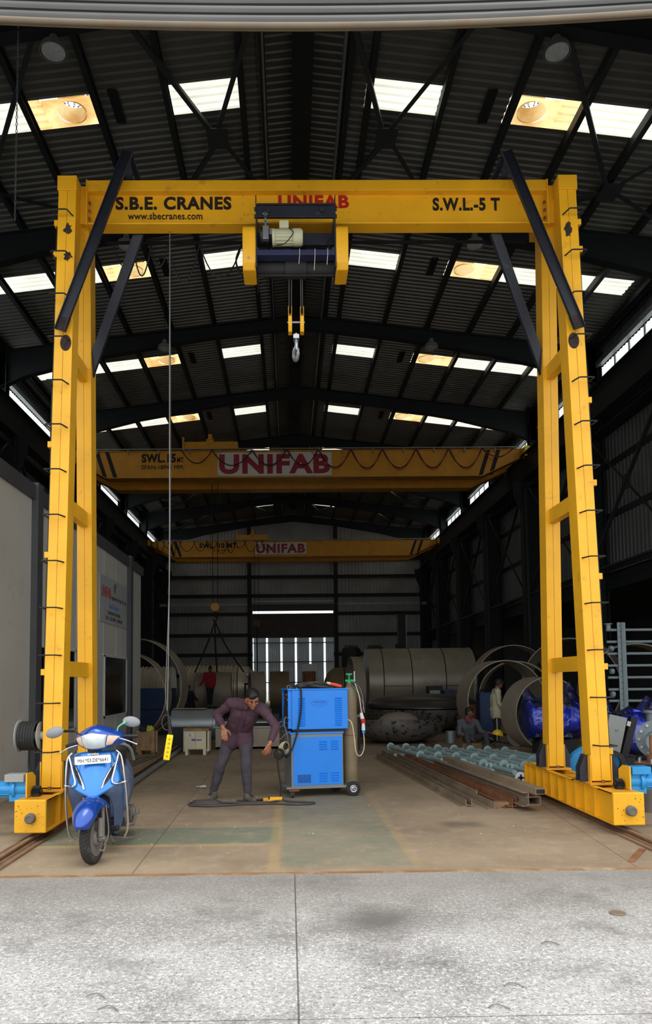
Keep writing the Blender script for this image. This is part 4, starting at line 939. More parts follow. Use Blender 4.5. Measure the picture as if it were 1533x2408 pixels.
for c_ in range(3):
    for k in range(7):
        yy = 0.12+c_*0.12; z = 0.2+k*0.045+c_*0.0
        lv.prism([(0.012, yy, z), (0.012, yy+0.07, z), (0.02, yy+0.07, z+0.022), (0.02, yy, z+0.022)], (0.002, 0, 0))
lv.build('side_louvres', GREYC, wr)
up = MB().box(0.03, -0.02, 0.925, 0.82, 0.5, 1.465).build('upper_cabinet', BLUEP, wr, bevel=0.005)
MB().box(-0.03, -0.03, 1.465, 0.83, 0.52, 1.485).build('cabinet_lid', BLUEP, wr, bevel=0.003)
MB().box(0.05, 0.02, 0.885, 0.78, 0.46, 0.925).build('spacer_frame', BLACK, wr)
lv = MB(); louvres(lv, 0.115, 0.215, 0.99, 1.36, 13, -0.02); louvres(lv, 0.635, 0.735, 0.99, 1.36, 13, -0.02); lv.build('louvres', BLUEP, up)
el = MB(); n = 40
el.tube([(0.42+0.115*math.cos(2*PI*j/n), -0.022, 1.285+0.045*math.sin(2*PI*j/n)) for j in range(n)], 0.002, 5, closed=True); lg = el.build('maker_emblem', BLUED, up)
text('K.TRONICS', mat('navy_print', (10, 60, 150), 0.6), lg, (0.34, -0.0212, 1.295), (1, 0, 0), (0, 0, 1), 0.16, 0.014, bold=0.02, depth=0.001)
MB().box(0.33, -0.0215, 1.285, 0.51, -0.0205, 1.288).box(0.35, -0.0215, 1.265, 0.49, -0.0205, 1.268).build('emblem_line', MATS['navy_print'], lg)
cp = MB().box(-0.02, 0.0, 0.94, 0.03, 0.03, 1.465).box(-0.02, 0.46, 0.94, 0.03, 0.5, 1.465).build('side_frame', BLUEP, up)
pl = MB().box(0.0, 0.03, 0.95, 0.03, 0.46, 1.46).build('control_panel', BLACK, up)
for k in range(5): MB().box(-0.012, 0.05, 1.05+k*0.04, 0.0, 0.44, 1.075+k*0.04).build('control_strip', mat('panel_print', (52, 46, 42), 0.6) if k == 0 else MATS['panel_print'], pl)
for yy, z, m in ((0.1, 1.4, RED), (0.1, 1.33, GALV), (0.2, 1.4, GALV), (0.3, 1.35, RED)): MB().cyl((0.0, yy, z), (-0.02, yy, z), 0.014, n=12).build('knob', m, pl)
MB().tube(arc((0.0, 0.05, 1.5), 0.022, 0, 2*PI, (1, 0, 0), (0, 0, 1.4), 16), 0.006, 6).build('lifting_ring', WIRE, up)
ch_ = MB().box(-0.05, -0.02, 0.12, 0.95, 0.58, 0.145).box(0.75, 0.15, 0.11, 0.98, 0.45, 0.13).build('trolley_base', GREYC, wr)
MB().box(-0.02, -0.04, 0.095, 0.12, 0.02, 0.11).build('caster_plate', RUST, ch_)
for x, yy in ((0.03, 0.0), (-0.05, 0.5)):
    c = MB().cyl((x-0.012, yy, 0.045), (x+0.012, yy, 0.045), 0.045, n=24).build('caster', RUB, ch_, smooth=True)
    MB().cyl((x-0.014, yy, 0.045), (x+0.014, yy, 0.045), 0.026, n=16).build('hub', STEEL, c)
    MB().prism([(x-0.02, yy-0.02, 0.045), (x-0.02, yy+0.02, 0.045), (x-0.02, yy+0.04, 0.1), (x-0.02, yy-0.03, 0.1)], (0.005, 0, 0)).prism([(x+0.015, yy-0.02, 0.045), (x+0.015, yy+0.02, 0.045), (x+0.015, yy+0.04, 0.1), (x+0.015, yy-0.03, 0.1)], (0.005, 0, 0)).build('fork', STEEL, c)
for x, yy in ((0.88, -0.02), (0.76, 0.5)):
    w_ = MB().lathe((x, yy-0.03, 0.1), (0, 1, 0), [(0, 0.05), (-0.002, 0.075), (0.004, 0.098), (0.02, 0.102), (0.045, 0.098), (0.05, 0.07), (0.05, 0.0)], 28).build('wheel', RUB, ch_, smooth=True)
    MB().lathe((x, yy-0.034, 0.1), (0, 1, 0), [(0, 0), (-0.012, 0.012), (0, 0.02), (0.004, 0.03), (0, 0.046), (0.006, 0.056)], 24).build('hub', STEEL, w_, smooth=True)
cbl = MB()
random.seed(12)
for k in range(9):
    yy = random.uniform(0.05, 0.4); x0 = random.uniform(0.0, 0.25); x1 = random.uniform(0.45, 0.75); z = 1.5+0.012*(k % 4)
    cbl.tube(smoothpath([(x0, yy, z), (x0+0.1, yy+random.uniform(-.1, .1), z+0.02), ((x0+x1)/2, yy+random.uniform(-.12, .12), z+random.uniform(0, .04)), (x1, yy+random.uniform(-.1, .1), z)]), random.uniform(0.01, 0.018), 7)
pile = tag(cbl.build('cable_bundle', CABLE, smooth=True), 'tangle of grey rubber cables lying on top of the blue welding machine', 'cable'); pile.location = wr.location; pile.rotation_euler = wr.rotation_euler
op = thing('cable_plug', 'orange plug with cream end on top of the blue welding machine', 'plug', wr.location, wr.rotation_euler.z, local=True)
MB().tube([(0.58, 0.0, 1.55), (0.66, 0.0, 1.53), (0.74, 0.0, 1.51)], [0.02, 0.026, 0.018], 12).build('plug_body', ORANGE, op, smooth=True)
MB().tube([(0.53, 0.0, 1.565), (0.58, 0.0, 1.55)], [0.014, 0.02], 12).build('plug_end', CREAMC, op)
hang = MB()
hang.tube(smoothpath([(0.05, 0.0, 1.52), (0.12, -0.03, 1.52), (0.155, -0.045, 1.45), (0.15, -0.05, 1.2), (0.11, -0.05, 0.95), (0.06, -0.07, 0.78), (0.0, -0.08, 0.64), (-0.08, -0.06, 0.58), (-0.14, -0.03, 0.6)]), 0.013, 8)
hang.tube(smoothpath([(-0.15, 0.0, 0.62), (-0.17, 0.0, 0.5), (-0.15, -0.02, 0.3), (-0.13, -0.04, 0.12), (-0.16, -0.08, 0.03), (-0.3, -0.14, 0.018), (-0.55, -0.16, 0.018), (-0.75, -0.2, 0.018)]), 0.012, 8)
hang.tube(arc((-0.15, 0.0, 0.6), 0.055, 0, 2*PI, (1, 0, 0), (0, 0, 1.1), 20), 0.018, 7)
hang.tube(smoothpath([(-0.02, 0.1, 0.72), (-0.08, 0.05, 0.62), (-0.05, 0.0, 0.55), (0.0, 0, 0.62)]), 0.014, 7)
ho = hang.build('welding_lead', BLACK, wr, smooth=True)
gl = MB()
for k in range(6):
    gl.tube(arc((-0.05-0.004*k, 0.03+0.01*k, 0.7-0.01*k), 0.05+0.008*k, 0.4*k, 5.5+0.4*k, (0.9, 0.3, 0), (0.1, 0, 1.2), 16), 0.0045, 5)
gl.build('pale_cable_coil', CREAMC, wr, smooth=True)
MB().tube(smoothpath([(0.0, 0.0, 1.05), (-0.06, -0.02, 1.1), (-0.08, -0.04, 1.0), (-0.04, -0.04, 0.85), (-0.03, -0.03, 0.75)]), 0.006, 6).tube(smoothpath([(0.0, 0.05, 1.0), (-0.12, 0.0, 1.04), (-0.16, 0, 0.98)]), 0.006, 6).tube(smoothpath([(0.01, 0.0, 0.9), (-0.07, 0.0, 0.86), (-0.13, 0.0, 0.8), (-0.2, 0, 0.82)]), 0.006, 6).build('grey_lead', WIRE, wr)
MB().tube(smoothpath([(0.82, 0.0, 1.05), (0.87, -0.03, 1.0), (0.9, -0.05, 0.8), (0.92, -0.06, 0.6), (0.98, -0.06, 0.55), (1.04, -0.05, 0.68), (1.02, -0.05, 1.0), (0.99, -0.02, 1.35), (0.96, 0.1, 1.55)]), 0.0065, 7).build('cream_lead', CREAMC, wr, smooth=True)
pg = MB().tube([(1.0, -0.06, 1.14), (1.02, -0.06, 1.05)], [0.022, 0.03], 12).tube([(1.028, -0.06, 1.0), (1.03, -0.06, 0.9)], [0.022, 0.028], 12).build('plug', WHITE, wr, smooth=True)
MB().tube([(1.02, -0.06, 1.06), (1.03, -0.06, 1.0)], [0.034, 0.034], 12).build('plug_ring', RED, pg); MB().tube([(1.03, -0.06, 0.9), (1.03, -0.06, 0.86)], [0.022, 0.022], 12).build('plug_tip', BLUEP, pg)
MB().tube(smoothpath([(0.9, 0.2, 1.58), (1.02, 0.1, 1.5), (1.05, 0, 1.3), (1.03, -0.03, 1.12)]), 0.005, 6).tube(smoothpath([(0.9, 0.2, 1.57), (0.98, 0.1, 1.45), (1.04, 0, 1.28), (1.06, -0.03, 1.14)]), 0.005, 6).build('hose', WIRE, wr)
gc = thing('gas_cylinder', 'tall weathered gas cylinder with green valve standing on the welding trolley', 'cylinder', (0.83, 10.55, 0.145))
cxg, cyg = 0.855, 10.58
MB().lathe((cxg, cyg, 0.147), (0, 0, 1), [(0, 0), (0, 0.098), (0.02, 0.105), (1.2, 0.105), (1.27, 0.098), (1.33, 0.07), (1.36, 0.045), (1.37, 0.0)], 32).build('cylinder_body', CYL, gc, smooth=True)
MB().lathe((cxg, cyg, 1.5), (0, 0, 1), [(0, 0), (0, 0.046), (0.05, 0.04), (0.055, 0)], 20).build('neck_ring', RUST, gc, smooth=True)
MB().cyl((cxg, cyg, 1.55), (cxg, cyg, 1.6), 0.028, n=12).cyl((cxg-0.055, cyg, 1.585), (cxg+0.09, cyg, 1.585), 0.02, n=12).cyl((cxg, cyg, 1.6), (cxg, cyg, 1.68), 0.011, n=8).box(cxg-0.045, cyg-0.012, 1.67, cxg+0.045, cyg+0.012, 1.69).build('valve', GREEN, gc, smooth=True)
MB().cyl((cxg+0.075, cyg-0.01, 1.57), (cxg+0.075, cyg-0.01, 1.72), 0.01, n=8).build('regulator_tube', STEEL, gc)
MB().tube([(cxg+0.107*math.cos(2*PI*i/24), cyg+0.107*math.sin(2*PI*i/24), 0.82-0.012*math.cos(2*PI*i/24)) for i in range(24)], 0.006, 5, closed=True).build('retaining_chain', RUST, gc)
# floor cable loops and electrode holder
lc = MB()
for k in range(7):
    lc.tube([(-1.09+(0.225-0.012*k)*math.cos(2*PI*i/30)+0.012*math.sin(k*2), 9.71+(0.10-0.006*k)*math.sin(2*PI*i/30)+0.01*math.cos(k*3), 0.014+0.014*(k//2)) for i in range(30)], 0.013, 7, closed=True)
lc.tube(smoothpath([(-1.25, 9.68, 0.02), (-1.15, 9.85, 0.03), (-0.95, 9.83, 0.018), (-0.62, 9.80, 0.016), (-0.3, 9.80, 0.016), (-0.15, 9.93, 0.016)]), 0.013, 7)
lc.tube(smoothpath([(-1.3, 9.62, 0.018), (-1.0, 9.56, 0.016), (-0.6, 9.68, 0.016), (-0.2, 9.68, 0.016), (0.1, 9.6, 0.016), (0.28, 9.66, 0.016), (0.3, 9.74, 0.016), (0.15, 9.8, 0.016), (-0.02, 9.86, 0.016), (-0.11, 9.92, 0.03)]), 0.013, 7)
tag(lc.build('coiled_cable', CABLE, smooth=True), 'dark rubber cable looped on the floor in front of the bending man', 'cable')
eh = thing('electrode_holder', 'yellow electrode holder lying on the floor cable near the trolley', 'tool', (-0.24, 9.93, 0))
MB().cyl((-0.11, 9.93, 0.04), (-0.27, 9.93, 0.04), 0.026, n=14).build('handle', YEL, eh, smooth=True)
MB().box(-0.29, 9.9, 0.01, -0.16, 9.96, 0.035).build('lever', YEL, eh, bevel=0.004)
MB().box(-0.36, 9.905, 0.012, -0.285, 9.955, 0.055).build('jaw', YELD, eh, bevel=0.004)
MB().cyl((-0.27, 9.93, 0.04), (-0.29, 9.93, 0.04), 0.03, n=10).build('collar', BLACK, eh)

# ================================================================ crates and goods behind the man
cr = thing('wooden_crate', 'open brown plank crate beside the clean room corner', 'crate', (-3.15, 16.6, 0))
MB().box(-3.36, 16.42, 0.1, -2.97, 16.85, 0.5).build('planks', WOOD, cr)
for x0, x1 in ((-3.37, -3.29), (-3.04, -2.96), (-2.94, -2.9)): MB().box(x0, 16.39, 0.06, x1, 16.42, 0.53).build('batten', WOOD, cr)
for z in (0.1, 0.44): MB().box(-3.37, 16.405, z, -2.96, 16.425, z+0.06).build('batten', WOOD, cr)
MB().box(-3.34, 16.45, 0.0, -3.26, 16.8, 0.1).box(-3.05, 16.45, 0.0, -2.97, 16.8, 0.1).build('runner', WOOD, cr)
for x, m, lb in ((-3.26, NAVY, 'blue crumpled bag in the open plank crate'), (-3.1, mat('yellow_green_bag', (168, 172, 60), 0.6), 'yellow green bag in the open plank crate')):
    b = MB(); b.ell((x, 16.6, 0.53), (0.09, 0.1, 0.09), nu=12, nv=8)
    for v in b.bm.verts: v.co += Vector((random.uniform(-.02, .02), random.uniform(-.02, .02), random.uniform(-.02, .03)))
    tag(b.build('crumpled_bag', m), lb, 'bag')
wb_ = thing('wooden_box', 'pale painted wooden box on short feet, left of the bending man', 'box', (-2.0, 16.4, 0))
MB().box(-2.30, 16.3, 0.12, -1.80, 16.7, 0.56).build('box_shell', PLY, wb_)
for x0, x1 in ((-2.295, -2.06), (-2.05, -1.83)): MB().box(x0, 16.28, 0.13, x1, 16.305, 0.52).build('front_board', PLY, wb_)
MB().box(-2.32, 16.27, 0.52, -1.76, 16.75, 0.575).build('lid', WOOD, wb_)
for x0, x1 in ((-1.82, -1.76), (-2.32, -2.29)): MB().box(x0, 16.3, 0.08, x1, 16.7, 0.54).build('batten', PLY, wb_)
for x in (-2.28, -1.89): MB().box(x, 16.28, 0.0, x+0.06, 16.7, 0.13).build('foot', PLY, wb_)

MB().box(-2.14, 16.278, 0.305, -2.055, 16.281, 0.35).build('printed_mark', mat('violet_print', (84, 84, 150), 0.6), wb_)
MB().box(-2.04, 16.278, 0.31, -1.92, 16.281, 0.338).build('printed_mark', MATS['violet_print'], wb_)
lb_ = MB().box(-2.24, 16.278, 0.405, -2.1, 16.2795, 0.46).build('paper_label', WHITE, wb_); MB().box(-2.2, 16.277, 0.435, -2.16, 16.2785, 0.45).box(-2.2, 16.277, 0.412, -2.13, 16.2785, 0.42).build('label_print', INK, lb_)
gcn = thing('steel_drum', 'grey dented cylinder lying on its side behind the pale wooden box', 'drum', (-2.3, 18, 0))
MB().lathe((-2.85, 18.2, 0.55), (1, 0, 0), [(0, 0), (0, 0.38), (1.0, 0.38), (1.02, 0.34), (1.02, 0.0)], 40).build('drum_shell', GALV, gcn, smooth=True)
MB().lathe((-1.84, 18.2, 0.55), (1, 0, 0), [(0, 0.28), (0, 0.37), (0.06, 0.37), (0.06, 0.28)], 32).build('flange', GALV, gcn, smooth=True)
MB().box(-2.8, 17.7, 0, -1.92, 17.78, 0.52).build('support_plate', DARKST, gcn)
for x, l in ((-2.55, 0.5), (-2.2, 0.35)): tag(MB().obox((x, 18.2, 0.945), (l, 0.3, 0.015), Matrix.Rotation(0.05*x, 3, 'Z')).build('scrap_plate', PLATE), ('large' if l > .4 else 'small')+' flat scrap plate resting on the lying grey cylinder', 'plate')
wk = thing('steel_trough', 'dark steel trough with pale rim behind the bending man', 'trough', (-1, 18, 0))
MB().box(-1.75, 17.6, 0.0, -0.25, 18.6, 0.05).box(-1.75, 17.6, 0, -0.25, 17.63, 0.5).box(-1.75, 18.57, 0, -0.25, 18.6, 0.6).build('trough_body', PLATE, wk)
MB().box(-1.8, 17.55, 0.50, -0.2, 17.65, 0.53).build('rim', GALV, wk)
MB().box(-1.0, 17.7, 0.6, -0.3, 18.4, 0.63).box(-1.0, 17.7, 0.05, -0.95, 18.4, 0.6).box(-0.35, 17.7, 0.05, -0.3, 18.4, 0.6).build('shelf', WSHEET, wk)
tag(MB().box(-0.4, 17.55, 0.55, -0.25, 18.3, 0.8).build('scrap_channel', DARKST), 'short dark channel end lying on the steel trough', 'steel section')
# rolled rings at left
def ring(name, lb, o, ax, r, w, t, m=PLATE, grp=None):
    return tag(MB().shell(o, ax, r, w, t, 64).build(name, m, smooth=True), lb, 'ring', grp)
ring('plate_ring', 'large rolled plate ring standing behind the clean room, farther of the pair', (-4.45, 21.2, 1.44), (0.12, 1, 0), 1.42, 0.75, 0.03)
ring('plate_ring', 'rolled plate ring just beyond the clean room corner, nearer of the pair', (-4.5, 20.1, 1.21), (0.1, 1, 0), 1.2, 0.6, 0.03)
bc = thing('blue_container', 'dark blue container behind the rolled rings on the left', 'container', (-4.3, 22.5, 0))
MB().box(-5.2, 22.3, 0.3, -3.55, 23.4, 1.4).build('container_body', BLUEBOX, bc); MB().box(-5.2, 22.28, 0.75, -3.55, 22.3, 0.8).build('seam', DARKST, bc); MB().box(-5.0, 22.4, 0, -3.7, 23.2, 0.3).build('base', DARKST, bc)
# coil wound vessels
def coiltank(x0, x1, Y, z, r, lb, n):
    t = thing('coil_vessel', lb, 'tank', ((x0+x1)/2, Y, 0))
    MB().lathe((x0, Y, z), (1, 0, 0), [(0, 0), (0, r), (x1-x0, r), (x1-x0, 0)], 40).build('shell', COILM, t, smooth=True)
    c = MB()
    for k in range(n):
        xx = x0+0.08+k*(x1-x0-0.16)/(n-1)
        c.tube([(xx, Y+math.cos(a)*(r+0.03), z+math.sin(a)*(r+0.03)) for a in [2*PI*i/36 for i in range(36)]], 0.055, 6, closed=True)
    c.build('half_pipe_coil', COILM, t, smooth=True)
    MB().box(x0+0.3, Y-0.5, 0, x0+0.5, Y+0.5, z-r*0.8).box(x1-0.5, Y-0.5, 0, x1-0.3, Y+0.5, z-r*0.8).build('saddle', DARKST, t)
coiltank(-4.9, -2.35, 34, 1.35, 0.9, 'horizontal vessel wound with half pipe coil behind the man in red', 14)
coiltank(-8.2, -5.35, 34.5, 1.35, 0.88, 'horizontal coil wound vessel seen between the rolled rings', 15)
sh = thing('vessel_shell', 'plain brown vessel shell hanging in slings in front of the coil vessel', 'shell', (-3.2, 31.9, 0.3))
MB().shell((-4.0, 32.0, 1.17), (1, 0.04, 0), 0.82, 1.5, 0.03, 48).build('shell_plate', PLATE, sh, smooth=True)
hd = thing('nozzle_vessel', 'coil vessel end section with bright nozzle, right of the man in red', 'vessel', (-2, 33.5, 0))
MB().lathe((-2.3, 34, 1.35), (1, 0, 0), [(0, 0.0), (0, 0.92), (0.45, 0.92), (0.6, 0.7), (0.62, 0)], 36).build('shell', COILM, hd, smooth=True)
MB().cyl((-1.9, 33.2, 1.85), (-1.6, 33.2, 1.95), 0.12).cyl((-1.62, 33.2, 1.95), (-1.58, 33.2, 1.96), 0.2).build('nozzle', STEEL, hd, smooth=True)
MB().box(-2.0, 33.0, 0, -1.92, 33.1, 1.5).box(-1.65, 33.0, 0, -1.57, 33.1, 1.5).box(-2.0, 33.0, 0.6, -1.57, 33.1, 0.68).box(-2.0, 33.0, 1.42, -1.57, 33.1, 1.5).box(-2.0, 33.2, 0, -1.55, 34, 0.5).build('stand', DKEQ, hd)
for x0, x1, m, lb in ((-1.72, -1.1, PLATE, 'short brown shell standing left of the far doorway'), (-0.83, 0.0, mat('brown_shell', (120, 104, 80), 0.6, 0.2, var=0.15), 'wide brown shell in front of the far doorway')):
    tag(MB().shell((x0, 32.2, 1.2), (1, 0.0 if x0 > -1 else 0.15, 0), 0.8, x1-x0, 0.03, 48).build('vessel_shell', m, smooth=True), lb, 'shell')
for i, (x0, x1, yy, h) in enumerate(((-3.8, -2.7, 32.0, 0.42), (-1.65, -1.2, 32.2, 0.46), (-0.75, -0.1, 32.2, 0.46))):
    tag(MB().prism([(x0, yy-0.5, 0), (x0, yy+0.5, 0), (x0, yy+0.5, h+0.1), (x0, yy+0.25, h-0.02), (x0, yy-0.25, h-0.02), (x0, yy-0.5, h+0.1)], (x1-x0, 0, 0)).build('shell_cradle', DARKST), 'dark cradle under the '+('slung shell by the man in red', 'short brown shell left of the doorway', 'wide brown shell before the doorway')[i], 'cradle')
bx = thing('equipment_cabinet', 'pale square cabinet with dark drum against the far doorway', 'cabinet', (0.9, 34, 0))
MB().box(0.58, 34, 0, 1.3, 34.7, 2.35).build('cabinet_body', WSHEET, bx); MB().cyl((0.9, 33.4, 0.5), (0.9, 33.4, 2.0), 0.28, n=24).cyl((0.6, 33.4, 1.9), (1.2, 33.4, 1.9), 0.05).build('drum', RUST, bx, smooth=True)
bv = thing('small_vessel', 'small brownish vessel with rounded end, left of the large tank', 'vessel', (2.2, 32, 0))
MB().lathe((1.5, 32, 1.35), (1, 0, 0), [(0, 0), (0.02, 0.25), (0.15, 0.55), (0.35, 0.72), (0.55, 0.78), (1.3, 0.78), (1.3, 0)], 36).build('shell', mat('brown_vessel', (130, 112, 84), 0.5, 0.2, var=0.15), bv, smooth=True)
for xx in (2.35, 2.6): MB().tube([(xx, 32+math.cos(a)*0.785, 1.35+math.sin(a)*0.785) for a in [2*PI*i/30 for i in range(30)]], 0.02, 5, closed=True).build('weld_band', DARKST, bv)
MB().box(1.8, 31.5, 0, 2.6, 32.5, 0.62).build('saddle', DARKST, bv)
# big tank
bt = thing('storage_tank', 'long stainless cylindrical tank lying across the right half of the hall', 'tank', (5, 29.8, 0))
MB().lathe((3.08, 29.8, 1.48), (1, 0, 0), [(0, 0.0), (0, 1.36), (4.15, 1.36)], 64).build('shell', TANK, bt, smooth=True)
MB().lathe((7.23, 29.8, 1.48), (1, 0, 0), [(0, 1.36), (0.12, 1.3), (0.3, 1.1), (0.42, 0.75), (0.47, 0.35), (0.48, 0)], 64).build('dished_end', DISHB, bt, smooth=True)
for xx in (3.65, 4.75, 6.05, 7.23): MB().tube([(xx, 29.8+math.cos(a)*1.362, 1.48+math.sin(a)*1.362) for a in [2*PI*i/60 for i in range(60)]], 0.018, 5, closed=True).build('weld_seam', DARKST if xx < 7 else STEEL, bt)
for xx, x1 in ((3.65, 4.75), (6.05, 7.2)): MB().box(xx, 28.435, 1.33, x1, 28.455, 1.35).build('weld_seam', DARKST, bt)
for xx in (3.8, 6.4): MB().box(xx, 28.9, 0, xx+0.25, 30.7, 0.5).build('saddle', DARKST, bt)
tag(MB().shell((2.35, 28.6, 1.25), (1, 0.06, 0), 1.24, 0.42, 0.03, 48).build('vessel_shell', PLATE, smooth=True), 'narrow grey shell section against the left end of the stainless tank', 'shell')
for x, r, lb in ((3.2, 0.5, 'dark upright tank behind the left end of the stainless tank'), (4.4, 0.52, 'dark upright tank behind the middle of the stainless tank')):
    t = thing('upright_tank', lb, 'tank', (x, 38, 0))
    MB().lathe((x, 38, 0), (0, 0, 1), [(0, 0), (0, r), (3.1, r), (3.25, r*0.8), (3.3, 0)], 28).build('shell', DKEQ, t, smooth=True)
    MB().box(x-0.35, 37.9, 3.3, x+0.35, 38.1, 3.36).build('top_rail', DKEQ, t)
mn = thing('welding_manipulator', 'dark upright welding column behind the stainless tank', 'machine', (6.4, 42, 0))
MB().box(6.2, 41.8, 0, 6.62, 42.2, 5.3).build('column', DKEQ, mn); MB().box(6.66, 41.9, 0, 6.7, 42, 5.2).build('rack', GALV, mn); MB().box(5.9, 41.6, 3.0, 7.4, 41.8, 3.3).box(6.0, 41.5, 2.8, 6.5, 41.7, 3.6).build('carriage', DKEQ, mn)
ft = thing('wire_feeder', 'dark welding power source beside the man in pink', 'machine', (5, 27, 0))
MB().box(4.9, 26.1, 0, 5.4, 26.6, 1.35).build('case', DKEQ, ft, bevel=0.02); MB().box(4.95, 26.08, 0.95, 5.3, 26.1, 1.2).build('control_panel', GREYPL, ft); MB().box(5.45, 26.1, 0.0, 5.8, 26.6, 1.2).build('cooler', BLUEBOX, ft)
# dished ends
def dish(lb, c, r, h, m, up, ry=1.0, name='dished_end'):
    prof = [(0, r), (h*0.25, r*0.99), (h*0.5, r*0.93), (h*0.75, r*0.76), (h*0.92, r*0.48), (h, 0)]
    o = MB().lathe(c, (0, 0, 1 if up else -1), prof, 64)
    o.lathe(V(*c)+V(0, 0, 0 if up else 0), (0, 0, 1 if up else -1), [(0, r), (0, r-0.03), (h*0.5, r*0.9), (h*0.9, r*0.45), (h-0.03, 0)], 64)
    ob = o.build(name, m, smooth=True); ob['label'] = lb; ob['category'] = 'dished end'; return ob
dish('large speckled dished end lying open side up behind the pipe stack', (2.72, 18.9, 0.52), 1.2, 0.5, DISH, False)
dish('upturned dull dished end showing behind the speckled open dish', (3.05, 20.8, 0.06), 0.68, 0.64, PLATE, True)
dish('dark scaled dished end lying open side up, left of the man in pink', (4.35, 23.2, 0.70), 1.9, 0.68, DISH, False)
dish('smooth dark dished end lying dome up behind the other dishes', (4.45, 24.0, 0.71), 1.95, 0.42, DISHB, True)
tag(MB().cyl((4.02, 18.6, 0), (4.02, 18.6, 0.3), 0.13, n=20).build('small_can', GALV), 'small grey can on the floor beside the seated man', 'can')
st = thing('small_stand', 'small grey plate stand beside the gas cylinder', 'stand', (1.7, 17.5, 0))
MB().box(1.2, 17.0, 0.75, 1.62, 17.4, 0.8).box(1.25, 17.0, 0.28, 1.55, 17.03, 0.75).build('stand_plate', GREYC, st); MB().box(1.56, 17.0, 0, 1.6, 17.04, 0.75).box(1.22, 17.3, 0, 1.26, 17.34, 0.75).box(1.22, 17.0, 0, 1.26, 17.04, 0.75).build('stand_leg', DARKST, st)
# rings on the right
ring('plate_ring', 'open rolled ring around which the man in the cream shirt stands, bright rim', (5.38, 18.3, 1.03), (-0.12, 1, 0), 1.02, 0.8, 0.025)
ring('plate_ring', 'rolled ring right of the man in cream, partly behind the blue wrapped valve', (5.62, 16.0, 0.82), (-0.18, 1, 0), 0.8, 0.7, 0.025)
ring('plate_ring', 'large upright rolled ring seen between the right gantry legs', (7.75, 20.4, 1.36), (0.7, 1, 0), 1.34, 0.9, 0.03)
ring('plate_ring', 'large rolled ring behind the grey pipe rack', (8.0, 17.0, 1.2), (0.2, 1, 0), 1.18, 0.8, 0.03)
ring('plate_ring', 'brown rolled ring inside view of the bright rimmed ring', (6.3, 20.6, 1.05), (0.5, 1, 0), 1.03, 0.5, 0.03)
ring('plate_ring', 'thin rolled ring leaning at the back, right of the bright rimmed ring', (6.9, 22.6, 1.32), (-0.1, 1, 0), 1.3, 0.5, 0.03)
rd = thing('brick_block', 'reddish brown block stack behind the seated man', 'block', (5.0, 19.6, 0))
MB().box(4.55, 19.9, 0, 5.35, 20.4, 0.3).box(4.6, 19.9, 0.3, 5.3, 20.4, 0.6).box(4.62, 19.9, 0.6, 5.3, 20.4, 0.9).build('block_layers', RUST, rd)
bb = thing('blue_equipment', 'dark blue upright cooler unit behind the man in the cream shirt', 'machine', (4.9, 18.6, 0))
MB().box(4.95, 19.3, 0.0, 5.33, 19.7, 1.24).build('case', BLUEBOX, bb, bevel=0.03); MB().tube([(4.99, 19.4, 1.23), (5.01, 19.4, 1.3), (5.26, 19.4, 1.3), (5.28, 19.4, 1.23)], 0.02, 6).build('handle', BLACK, bb)
tag(MB().cyl((5.3, 17.4, 0.26), (6.0, 17.9, 0.26), 0.26, n=32).build('grey_pipe', PLATE, smooth=True), 'short wide grey pipe lying behind the cream shirt man', 'pipe')
# braced pipe frames stacked on the floor
random.seed(5)
for k in range(8):
    x0 = 2.15+k*0.30; y0 = 15.9-k*0.17; L = 2.9; dx = 0.53
    t = thing('pipe_strut', 'grey green flanged pipe strut in the stack on the floor, %s from the left' % ('first second third fourth fifth sixth seventh eighth'.split()[k]), 'pipe', (x0, y0, 0.1), group='grey green pipe struts on the floor')
    a, b = V(x0, y0, 0.17), V(x0+dx, y0-L, 0.15); d = (b-a).normalized()
    MB().cyl(a, b, 0.048, n=16).build('tube', PIPEG, t, smooth=True)
    for q in (a, a+d*L*0.62, b): MB().cyl(q-d*0.01, q+d*0.01, 0.085, n=20).build('flange', PIPEG, t)
    for q in (0.15, 0.4, 0.8): 
        c = a+d*L*q; MB().tube([c+V(0.056*math.cos(u), 0, 0.056*math.sin(u)) for u in [PI*i/8 for i in range(9)]], 0.008, 5).build('u_bolt', GALV, t)
    e = b+d*0.06
    MB().cyl(b, b+d*0.18, 0.03, n=12).build('end_spigot', PIPEG, t)
    MB().cyl(b+d*0.2-V(0.06, 0, 0), b+d*0.2+V(0.06, 0, 0), 0.05, n=14).cyl(b+d*0.36-V(0.06, 0, 0), b+d*0.36+V(0.06, 0, 0), 0.05, n=14).bar(b+d*0.18, b+d*0.4, 0.05, 0.05).build('clevis', PIPEG, t)
    s2 = b+d*0.42; MB().cyl(s2, s2+d*0.7, 0.04, n=14).build('extension_tube', PIPEG, t, smooth=True)
for k, (x0, y0, x1, y1) in enumerate(((2.1, 15.1, 2.5, 15.1), (2.45, 14.3, 4.6, 13.7), (2.6, 13.4, 5.0, 12.6), (2.95, 12.6, 5.1, 11.9))):
    tag(MB().angle((x0, y0, 0.0), (x1, y1, 0.0), 0.1, 0.1, 0.01).build('angle_bearer', PIPEG), 'grey green angle under the pipe struts, %s from the back' % ('first', 'second', 'third', 'fourth')[k], 'steel section', 'angles under the pipe struts')
for x, yy, lb in ((4.75, 14.3, 'upright grey plate offcut left of the rear gantry leg'), (5.0, 11.6, 'upright grey plate offcut between the right gantry legs')):
    tag(MB().box(x, yy, 0, x+0.22, yy+0.02, 0.27).box(x, yy, 0.26, x+0.3, yy+0.1, 0.28).build('plate_offcut', PIPEG), lb, 'plate')
fj = thing('flanged_joint', 'white ended flanged pipe joint under the pipe stack, left of the gantry leg', 'pipe', (3.5, 11.3, 0))
